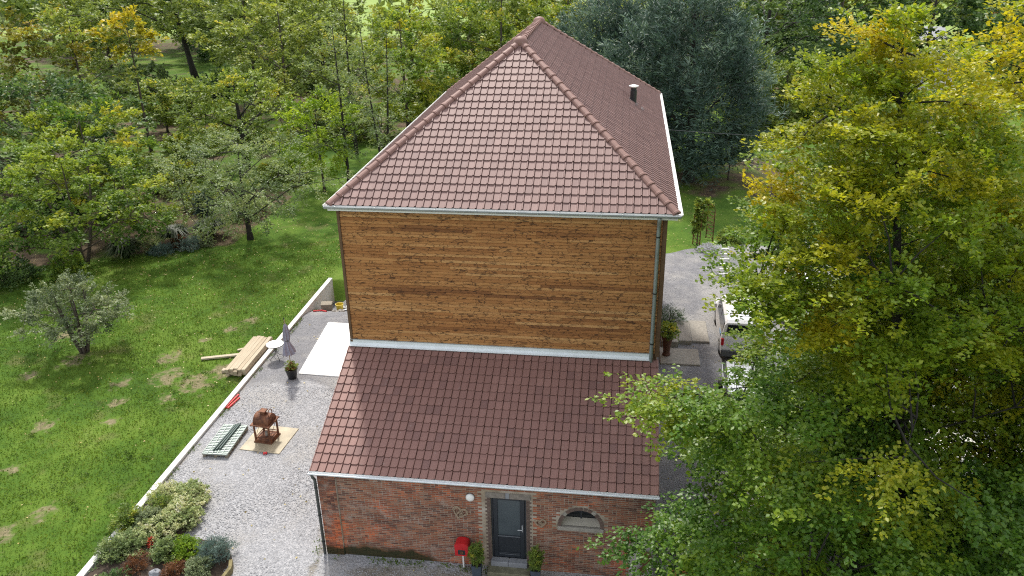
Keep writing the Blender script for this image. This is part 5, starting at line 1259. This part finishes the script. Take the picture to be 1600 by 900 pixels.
near('tree', 'yellow olive tree behind the apple tree', -22.8, 50.6, 'olive', seed=127, H=12.5, R=4.6, cb=2.4, prof='round', nclump=120, nsprig=8, nleaf=10, leaf=.25, wid=.17, sprig=1.0, hue=(.55, .25), trunk=.2)
near('tree', 'dusty olive tree left of the yellow olive one', -31.0, 62.0, 'olive', seed=128, H=13.5, R=4.8, cb=3.2, prof='round', nclump=110, nsprig=8, nleaf=10, leaf=.28, wid=.18, sprig=1.1, hue=(.35, .25), trunk=.22)
near('tall_tree', 'tall dark stemmed tree with olive leaves above the lime green tree', -22.5, 60.0, 'olive', bark='bark_dark', seed=129, H=16.0, R=4.6, cb=3.0, prof='tall', nclump=110, nsprig=7, nleaf=10, leaf=.26, wid=.17, sprig=1.1, hue=(.45, .25), trunk=.24, lobes=.35)
near('tree', 'bright yellow green tree left of the roof slope', -10.9, 49.0, 'maple', seed=130, H=10.5, R=4.0, cb=1.6, prof='round', nclump=110, nsprig=8, nleaf=10, leaf=.22, wid=.17, sprig=.9, hue=(.6, .22), trunk=.16)
near('tree', 'rounded yellow green tree close behind the roof hip', -6.8, 60.0, 'maple', seed=131, H=10.0, R=4.2, cb=1.2, prof='round', nclump=100, nsprig=8, nleaf=10, leaf=.25, wid=.18, sprig=.9, hue=(.5, .25), trunk=.16)
near('tall_tree', 'tall bare trunked tree with thin yellow leaves above the roof hip', -15.6, 70.0, 'olive', bark='bark_dark', seed=132, H=15.5, R=3.8, cb=4.0, prof='tall', nclump=70, nsprig=7, nleaf=9, leaf=.3, wid=.2, sprig=1.1, hue=(.7, .2), trunk=.22, lobes=.4)
near('tree', 'dense mid green tree directly behind the roof ridge', -3.2, 56.5, 'green', seed=133, H=12.6, R=5.4, cb=1.2, prof='round', nclump=150, nsprig=8, nleaf=11, leaf=.24, wid=.17, sprig=1.0, hue=(.6, .25), trunk=.2)
near('tree', 'yellow tree behind the ridge left of the blue green trees', 1.0, 84.0, 'maple', seed=134, H=11.5, R=5.8, cb=1.0, prof='round', nclump=120, nsprig=8, nleaf=10, leaf=.34, wid=.25, sprig=1.2, hue=(.75, .2), trunk=.2)
BL = K(prof='plume', nsprig=14, nleaf=14, leaf=.36, wid=.055, sprig=1.25, flat=1.0, upward=.55, tilt=1.2, hue=(.45, .32), core=.55, lobes=.34)
near('conifer_tree', 'left one of the big dark blue green conifers behind the roof ridge', 6.6, 44.5, 'blue', 'blue green conifers behind the house', 'bark_dark', seed=135, H=12.0, R=4.2, cb=.8, nclump=170, trunk=.3, **BL)
near('conifer_tree', 'nearest dark blue green conifer right of the flue, with its trunk bare at the foot', 13.4, 36.0, 'blue', 'blue green conifers behind the house', 'bark_dark', seed=136, H=13.2, R=4.3, cb=1.6, nclump=210, trunk=.36, lean=(-.3, 0), **BL)
near('conifer_tree', 'middle dark blue green conifer behind the far roof hip', 10.2, 42.0, 'blue', 'blue green conifers behind the house', 'bark_dark', seed=137, H=12.2, R=4.2, cb=.8, nclump=180, trunk=.3, **BL)
near('tree', 'big dark green tree standing behind the conifers', 22.5, 66.0, 'dark', bark='bark_dark', seed=138, H=14.5, R=7.6, cb=1.5, prof='round', nclump=170, nsprig=8, nleaf=11, leaf=.32, wid=.2, sprig=1.3, hue=(.45, .25), trunk=.35)
near('young_tree', 'young slender tree alone in the lawn right of the conifers', 16.3, 36.6, 'green', seed=139, H=4.8, R=1.35, cb=1.5, prof='round', nclump=40, nsprig=7, nleaf=10, leaf=.12, wid=.07, sprig=.45, hue=(.6, .25), trunk=.06)
near('tree', 'yellowish olive tree between the conifer and the leafy bush', 19.2, 52.0, 'olive', seed=140, H=8.0, R=2.6, cb=.8, prof='plume', nclump=70, nsprig=7, nleaf=10, leaf=.2, wid=.13, sprig=.8, hue=(.3, .25), trunk=.12)
plant('leafy_bush', 'broad mid green bush behind the young tree on the right', 'shrub', (23.0, 54.0, 0), 'green', None, parts=('stem', 'foliage'), seed=141, H=5.6, R=4.2, cb=.4, prof='spread', nclump=110, nsprig=8, nleaf=10, leaf=.24, wid=.17, sprig=.8, hue=(.65, .22), trunk=.12)
plant('leafy_bush', 'lower green bush behind the beech edge on the right', 'shrub', (27.5, 51.0, 0), 'green', None, parts=('stem', 'foliage'), seed=142, H=4.2, R=3.6, cb=.3, prof='spread', nclump=80, nsprig=8, nleaf=10, leaf=.22, wid=.16, sprig=.8, hue=(.5, .22), trunk=.12)
# plants of the bed along the lawn edge
def tuft(label, x, y, H, R, n, seed, lm='green'):
    r = np.random.default_rng(seed); t = thing('grassy_clump', label, 'perennial', (x, y, 0), 0, 'grassy clumps in the lawn bed'); V = []; F = []
    for k in range(n):
        a = r.uniform(0, 6.283); h = H * r.uniform(.6, 1.1); sp = R * r.uniform(.3, 1.1); w = .034
        d = np.array([math.cos(a), math.sin(a), 0]); s_ = np.array([-math.sin(a), math.cos(a), 0]) * w; b0 = d * R * .15 * r.uniform(0, 1)
        P = [b0, b0 + d * sp * .3 + np.array([0, 0, h * .7]), b0 + d * sp * .7 + np.array([0, 0, h]), b0 + d * sp * 1.15 + np.array([0, 0, h * .72])]
        o = len(V)
        for i, p in enumerate(P): ww = (1, 1.1, .8, .1)[i]; V += [p + s_ * ww, p - s_ * ww]
        F += [(o, o + 1, o + 3, o + 2), (o + 2, o + 3, o + 5, o + 4), (o + 4, o + 5, o + 7, o + 6)]
    me = np_mesh('leaves', np.array(V), np.array(F), {'hue': np.repeat(r.uniform(.1, .8, n), 8)}); obj('leaf_blades', me, LM[lm], t)
    mb = MB(); mb.lathe([(.16 * R, -.05), (.12 * R, .12), (.02, .16)], 8); obj('crown_base', mb, 'soil', t)
tuft('dark grassy clump leftmost in the bed beside the maple', -19.9, 18.0, 1.0, 1.0, 800, 201, 'clump')
tuft('dark grassy clump in the middle of the lawn bed behind the grey cushions', -18.2, 20.6, .95, .95, 760, 202, 'clump')
tuft('dark grassy clump at the right end of the lawn bed by the apple tree', -16.6, 21.9, 1.0, 1.0, 800, 203, 'clump')
LB = K(group='plants in the lawn bed')
bush('grey_cushion', 'pale grey lavender cushion at the front of the lawn bed', (-16.9, 19.8, 0), 'bluebush', 210, .6, .75, 60, 8, 12, .10, .02, .22, cat='lavender', upward=.8, hue=(.6, .2), **LB)
bush('grey_cushion', 'darker grey green cushion left of the pale lavender', (-18.2, 18.9, 0), 'bluebush', 211, .45, .8, 60, 8, 12, .10, .02, .2, cat='lavender', upward=.8, hue=(.2, .2), **LB)
bush('grey_cushion', 'small grey cushion behind the pale lavender', (-16.2, 20.4, 0), 'silver', 212, .4, .5, 40, 8, 10, .08, .03, .18, cat='perennial', **LB)
bush('brown_perennial', 'brown seeded perennial behind the lavender in the lawn bed', (-17.5, 19.9, 0), 'rust_l', 213, .7, .5, 40, 7, 9, .08, .04, .22, cat='perennial', hue=(.2, .2), **LB)
bush('pale_perennial', 'pale flowering perennial between the first grassy clump and the lavender', (-19.0, 19.2, 0), 'varieg', 214, .95, .6, 40, 7, 9, .09, .05, .25, cat='perennial', hue=(.3, .25), **LB)
bush('dark_conifer', 'small dark upright conifer behind the lawn bed', (-18.2, 24.5, 0), 'bluebush', 215, 1.9, .45, 60, 8, 12, .12, .025, .25, cat='conifer', upward=1.2, hue=(.15, .15), prof='plume', **LB)
bush('leafy_shrub', 'low dark shrub under the maple at the left edge', (-24.5, 13.9, 0), 'dark', 216, 1.3, 1.5, 70, 7, 10, .14, .09, .35, **LB)
bush('leafy_shrub', 'low yellow green shrub under the right side of the maple', (-21.4, 15.0, 0), 'maple', 217, 1.4, .9, 50, 7, 10, .13, .1, .3, hue=(.35, .2), **LB)
bush('leafy_shrub', 'mid green shrub behind the small dark conifer', (-19.6, 27.0, 0), 'green', 218, 1.5, 1.5, 70, 7, 10, .14, .09, .35, **LB)
bush('leafy_shrub', 'grey green shrub left of the apple trunk at the wood edge', (-16.0, 26.0, 0), 'apple', 219, 1.2, 1.5, 70, 7, 10, .13, .07, .35, **LB)
# understorey shrubs in the wood: individual bushes from four sources
US = 'understorey bushes in the wood'
srcs = [bush('wood_bush', 'blue grey bush below the tall trees in the upper left wood', (-47.0, 66.0, 0), 'apple', 230, 3.2, 3.8, 70, 7, 9, .28, .18, .7, group=US, hue=(.3, .2)),
        bush('wood_bush', 'dark purple green bush right of the tall trunks', (-37.0, 66.0, 0), 'dark', 231, 2.8, 3.0, 60, 7, 9, .28, .18, .7, group=US),
        bush('wood_bush', 'mid green bush at the left side of the woodland path', (-29.5, 33.5, 0), 'green', 232, 2.2, 2.6, 70, 7, 9, .2, .14, .55, group=US),
        bush('wood_bush', 'olive bush in the clearing above the path', (-36.0, 53.0, 0), 'olive', 233, 2.6, 3.0, 60, 7, 9, .25, .17, .6, group=US)]
for k, (s_, x, y, sc, lab) in enumerate(((0, -52, 58, 1, 'blue grey bush at the far left of the wood'), (2, -27.5, 41, .9, 'mid green bush behind the small bushy trees'), (1, -30, 70, 1.2, 'dark bush under the dusty olive tree'),
        (3, -25.5, 44, 1, 'olive bush left of the yellow olive tree'), (2, -16.5, 33.5, .8, 'green bush between the apple and the lime green tree'), (3, -16, 47, 1.1, 'olive bush behind the slim trees'),
        (2, -8.5, 41.5, .8, 'green bush at the roof edge below the yellow green tree'), (1, -18.5, 52, 1, 'dark bush under the tall dark stemmed tree'), (0, -26, 75, 1.2, 'blue grey bush far back behind the dark stems'),
        (3, -11.5, 58, 1.1, 'olive bush in front of the rounded yellow green tree'), (2, 3.2, 66, 1.4, 'green bush behind the ridge beside the conifers'), (3, -42, 46, 1.1, 'olive bush below the slender tree'),
        (2, -36.5, 25, 1.0, 'green bush at the left picture edge behind the maple'), (1, -28.0, 22.5, .8, 'dark bush in the shade behind the maple'), (2, -23.5, 31, .9, 'green bush by the brown path'), (3, 31, 62, 1.3, 'olive bush beside the pale lane'), (2, 37, 58, 1.2, 'green bush left of the pale lane'))):
    replant(srcs[s_], lab, (x, y, 0), rnd.uniform(0, 6.28), sc)
# more trees of the wood behind: copies with their own places and labels
WT = 'trees in the wood behind the house'
ta = near('wood_tree', 'broad olive tree at the far left of the wood', -62, 84, 'olive', WT, seed=240, H=12, R=6.2, cb=2, prof='round', nclump=110, nsprig=7, nleaf=10, leaf=.4, wid=.27, sprig=1.4, hue=(.4, .25), trunk=.25)
tb = near('wood_tree', 'dark broad tree beyond the leaning tree', -58, 104, 'dark', WT, seed=241, H=12, R=6.6, cb=1.5, prof='round', nclump=110, nsprig=7, nleaf=10, leaf=.45, wid=.3, sprig=1.5, hue=(.55, .25), trunk=.25)
tc_ = near('wood_tree', 'mid green broad tree before the far field', -42, 100, 'green', WT, seed=242, H=10.5, R=5.8, cb=1.5, prof='round', nclump=110, nsprig=7, nleaf=10, leaf=.4, wid=.27, sprig=1.4, hue=(.55, .25), trunk=.25)
for s_, x, y, sc, lab in ((ta, -33.5, 92, .8, 'olive tree before the bright field in the upper middle'), (tb, -50, 92, .8, 'dark tree between the two tall trunks'), (ta, -70, 60, 1.1, 'olive tree beyond the golden one at the left edge'),
        (tb, -72, 100, 1.0, 'dark tree in the far upper left corner'), (tc_, -5, 112, .9, 'green tree right of the distant blue roof'), (tc_, 10.5, 100, 1.1, 'green tree in the distance behind the conifers'), (ta, 15, 86, 1.0, 'olive tree above the right conifer'),
        (tb, 34, 84, 1.15, 'dark tree left of the pale lane'), (tb, 47, 92, 1.1, 'dark tree at the far end of the pale lane'), (tb, 52, 70, 1.0, 'dark tree right of the pale lane'), (ta, 60, 100, 1.1, 'olive tree beside the distant brick house'), (tc_, 57, 60, 1.1, 'green tree behind the second beech'),
        (tc_, -54, 46, .9, 'green tree behind the golden tree'), (ta, -4.5, 96, .9, 'olive tree far behind the ridge'), (tb, 28, 100, 1.1, 'dark tree far behind the big dark green one'), (ta, -8, 78, .9, 'olive tree between ridge and blue roof'), (tc_, 40, 110, 1.0, 'green tree at the top above the dark ones')):
    replant(s_, lab, (x, y, 0), rnd.uniform(0, 6.28), sc)
# the far wood
r = np.random.default_rng(300); cl = []
for k in range(240):
    a = r.uniform(-1.15, 1.1); d = r.uniform(118, 330); x, y = d * math.sin(a) + 8, d * math.cos(a) - 22
    if -80 < x < 20 and 112 < y < 225 and not (-66 < x < -50 and y < 150): continue
    if y < 105 or (70 < x < 90 and 135 < y < 170): continue
    cl.append((x, y, r.uniform(7, 12), r.uniform(4, 6.5), r.uniform(.1, .9)))
P = []; Hh = []
for x, y, h, R_, hu in cl:
    n = 380; u = rand_unit(r, n); q = r.uniform(.75, 1.05, n)[:, None]
    P.append(u * q * np.array([R_, R_, h * .48]) + np.array([x, y, h * .52]) + r.normal(0, .4, (n, 3))); Hh.append(np.full(n, hu) + r.normal(0, .2, n))
P = np.concatenate(P); Hh = np.concatenate(Hh)
me = leaf_mesh('far_wood', P, rand_unit(r, len(P)), 1.5, 1.0, Hh, r, tilt=.9)
tag(obj('far_wood', me, LM['olive']), 'far-off wood along the horizon', None, None, 'stuff')
# distant houses
def far_house(name, label, x, y, w, d, h, rh, wall, roofm, rot):
    t = thing(name, label, 'house', (x, y, 0), rot)
    mb = MB(); mb.box(-w / 2, w / 2, -d / 2, d / 2, -.3, h); mb.prism([(-d / 2 + .01, h - .01), (d / 2 - .01, h - .01), (0, h + rh - .12)], -w / 2 + .01, w / 2 - .01, 'x'); wl = obj('wall', mb, wall, t)
    mb = MB(); o_ = .4; k = rh / (d / 2)
    for s in (-1, 1): mb.add([(-w / 2 - o_, s * (d / 2 + o_), h - o_ * k), (w / 2 + o_, s * (d / 2 + o_), h - o_ * k), (w / 2 + o_, 0, h + rh), (-w / 2 - o_, 0, h + rh), (-w / 2 - o_, s * (d / 2 + o_), h - o_ * k + .15), (w / 2 + o_, s * (d / 2 + o_), h - o_ * k + .15), (w / 2 + o_, 0, h + rh + .15), (-w / 2 - o_, 0, h + rh + .15)], [(0, 1, 2, 3), (4, 5, 6, 7), (0, 1, 5, 4), (1, 2, 6, 5), (2, 3, 7, 6), (3, 0, 4, 7)])
    rf_ = obj('roof', mb, roofm, t)
    mb = MB(); mb.bbox(w * .25, w * .25 + .6, -.3, .3, h + rh - .4, h + rh + .9, .02); obj('chimney', mb, 'brick_far', rf_)
    for s in (-1, 1):
        for xx in (-.3, .3):
            mb = MB(); mb.box(xx * w - .6, xx * w + .6, s * (d / 2 + .01) - .04, s * (d / 2 + .01) + .04, 1.0, 2.3); fr_ = obj('window', mb, 'white_metal', t)
            mb = MB(); mb.box(xx * w - .5, xx * w + .5, s * (d / 2 + .04) - .03, s * (d / 2 + .04) + .03, 1.1, 2.2); obj('pane', mb, 'car_glass', fr_)
    mb = MB(); mb.box(-.5, .5, -d / 2 - .05, -d / 2 + .03, 0, 2.1); obj('door', mb, 'dark_metal', t)
far_house('distant_house', 'distant grey house with a blue slate roof seen above the left wood', -21.5, 158, 10, 7, 3.5, 3.2, 'white_conc', 'slate', .3)
far_house('distant_house', 'distant brick house seen at the top right above the beech', 77, 150, 11, 8, 5.2, 3.5, 'brick_far', 'slate', -.5)

# ------------------------------------------------------------------ grass, fallen leaves, loose stones
r = np.random.default_rng(400)
n = 80000; x = r.uniform(-24, -6.97, n); y = r.uniform(-9, 22, n)
keep = (y < 17.0 + .36 * (x + 22)) | (r.uniform(size=n) < .06)
bare = np.zeros(n)
for bx, by, rr in BARE: bare = np.maximum(bare, 1 - np.hypot(x - bx, (y - by) * .8) / (rr * .9))
keep &= (bare < .1) | (r.uniform(size=n) < .08)
x, y = x[keep], y[keep]; n = len(x); P = np.stack([x, y, .02 + .03 * fbm(x * .8, y * .8, 3)], 1)
D = rand_unit(r, n); D[:, 2] = np.abs(D[:, 2]) + .7
hu = np.clip(.42 + .30 * fbm(x * .28, y * .28, 44) + r.normal(0, .16, n), 0, 1)
me = leaf_mesh('grass', P, D, .085, .035, hu, r, tilt=1.0)
tag(obj('grass', me, LM['grass']), 'short tufts of lawn grass', None, None, 'stuff')
cx = r.uniform(-20, -7.2, 420); cy = r.uniform(-8, 15, 420); k_ = r.integers(0, 420, 11000); rr = r.uniform(.05, .45, 420)[k_]
x = cx[k_] + r.normal(0, 1, 11000) * rr; y = cy[k_] + r.normal(0, 1, 11000) * rr; q = (x < -7.0) & (y < 16.5 + .36 * (x + 22)); x, y, kk = x[q], y[q], k_[q]; n = len(x)
D = rand_unit(r, n); D[:, 2] = np.abs(D[:, 2]) * .6
me = leaf_mesh('lawn_weeds', np.stack([x, y, np.full(n, .05) + .03 * fbm(x * .8, y * .8, 3)], 1), D, .075, .05, np.clip(r.uniform(0, .75, 420)[kk] + r.normal(0, .1, n), 0, 1), r, tilt=.6)
tag(obj('lawn_weeds', me, LM['grass']), 'broad leafed weeds and clover growing in the lawn', None, None, 'stuff')
n = 2600; x = np.concatenate([r.uniform(-6.75, -6.55, 1300), r.normal(-.15, .16, 500), r.uniform(.3, 9, 800)]); y = np.concatenate([r.uniform(-8, 14, 1300), r.uniform(-4.6, 3, 500), r.normal(-4.32, .1, 800)])
q = (fbm(x * 1.7, y * 1.7, 71) > .15) & ~((x > 0) & (y > -4.2)); x, y = x[q], y[q]; n = len(x); D = rand_unit(r, n); D[:, 2] = np.abs(D[:, 2]) + .3
me = leaf_mesh('wall_weeds', np.stack([x, y, .01 + yard_z(x, y)], 1), D, .10, .03, r.uniform(.1, .8, n), r, tilt=.9)
tag(obj('wall_weeds', me, LM['grass']), 'thin weeds growing along the foot of the walls', None, None, 'stuff')
n = 3600; x = r.uniform(-26, -7.2, n); y = r.uniform(-8, 26, n); q = r.uniform(size=n) < np.clip(.25 + .05 * (y - 2), .12, 1); x, y = x[q], y[q]
x2 = r.uniform(10, 22, 700); y2 = r.uniform(22.5, 40, 700); x3 = r.uniform(-6.6, 18, 420); y3 = r.uniform(-8, 11, 420); q = (x3 < -.3) | (x3 > 9.9) | (y3 < -4.4); x3, y3 = x3[q], y3[q]
x = np.concatenate([x, x2, x3]); y = np.concatenate([y, y2, y3]); n = len(x)
P = np.stack([x, y, np.where((x > -6.9) & (y < 21), .03, .07)], 1); D = rand_unit(r, n); D[:, 2] *= .2
me = leaf_mesh('fallen_leaves', P, D, .085, .06, r.uniform(0, 1, n), r, tilt=.5)
tag(obj('fallen_leaves', me, LM['litter']), 'pale fallen leaves scattered on the lawn', None, None, 'stuff')
def stones(n, x0, x1, y0, y1, smin, smax):
    x = r.uniform(x0, x1, n); y = r.uniform(y0, y1, n); s = r.uniform(smin, smax, n)
    oc = np.array([[1, 0, 0], [-.2, .95, 0], [-.8, -.6, 0], [.1, .1, .8], [.4, -.7, -.1]])
    T = np.array([[0, 1, 3], [1, 2, 3], [2, 4, 3], [4, 0, 3]])
    a = r.uniform(0, 6.28, n); V = oc[None] * s[:, None, None] * r.uniform(.7, 1.3, (n, 5, 3)); c_, s_ = np.cos(a)[:, None], np.sin(a)[:, None]
    V = np.stack([V[..., 0] * c_ - V[..., 1] * s_, V[..., 0] * s_ + V[..., 1] * c_, V[..., 2]], -1) + np.stack([x, y, .008 + yard_z(x, y)], -1)[:, None]
    return V.reshape(-1, 3), (T[None] + (np.arange(n) * 5)[:, None, None]).reshape(-1, 3)
A = [stones(18000, -6.7, -.1, -8, 5.2, .012, .034), stones(3500, -6.7, -.1, 5, 13, .01, .03), stones(7000, -.1, 12, -9, -4.3, .012, .03), stones(5000, 10, 16, -4, 20, .012, .035)]
off = 0; V = []; F = []
for v, f in A: V.append(v); F.append(f + off); off += len(v)
tag(obj('gravel_stones', np_mesh('gravel_stones', np.concatenate(V), np.concatenate(F)), simple("loose_limestone", (.335, .34, .355), .9, 0, .5, 30, .2)), 'loose crushed stones lying on the gravel', None, None, 'stuff')
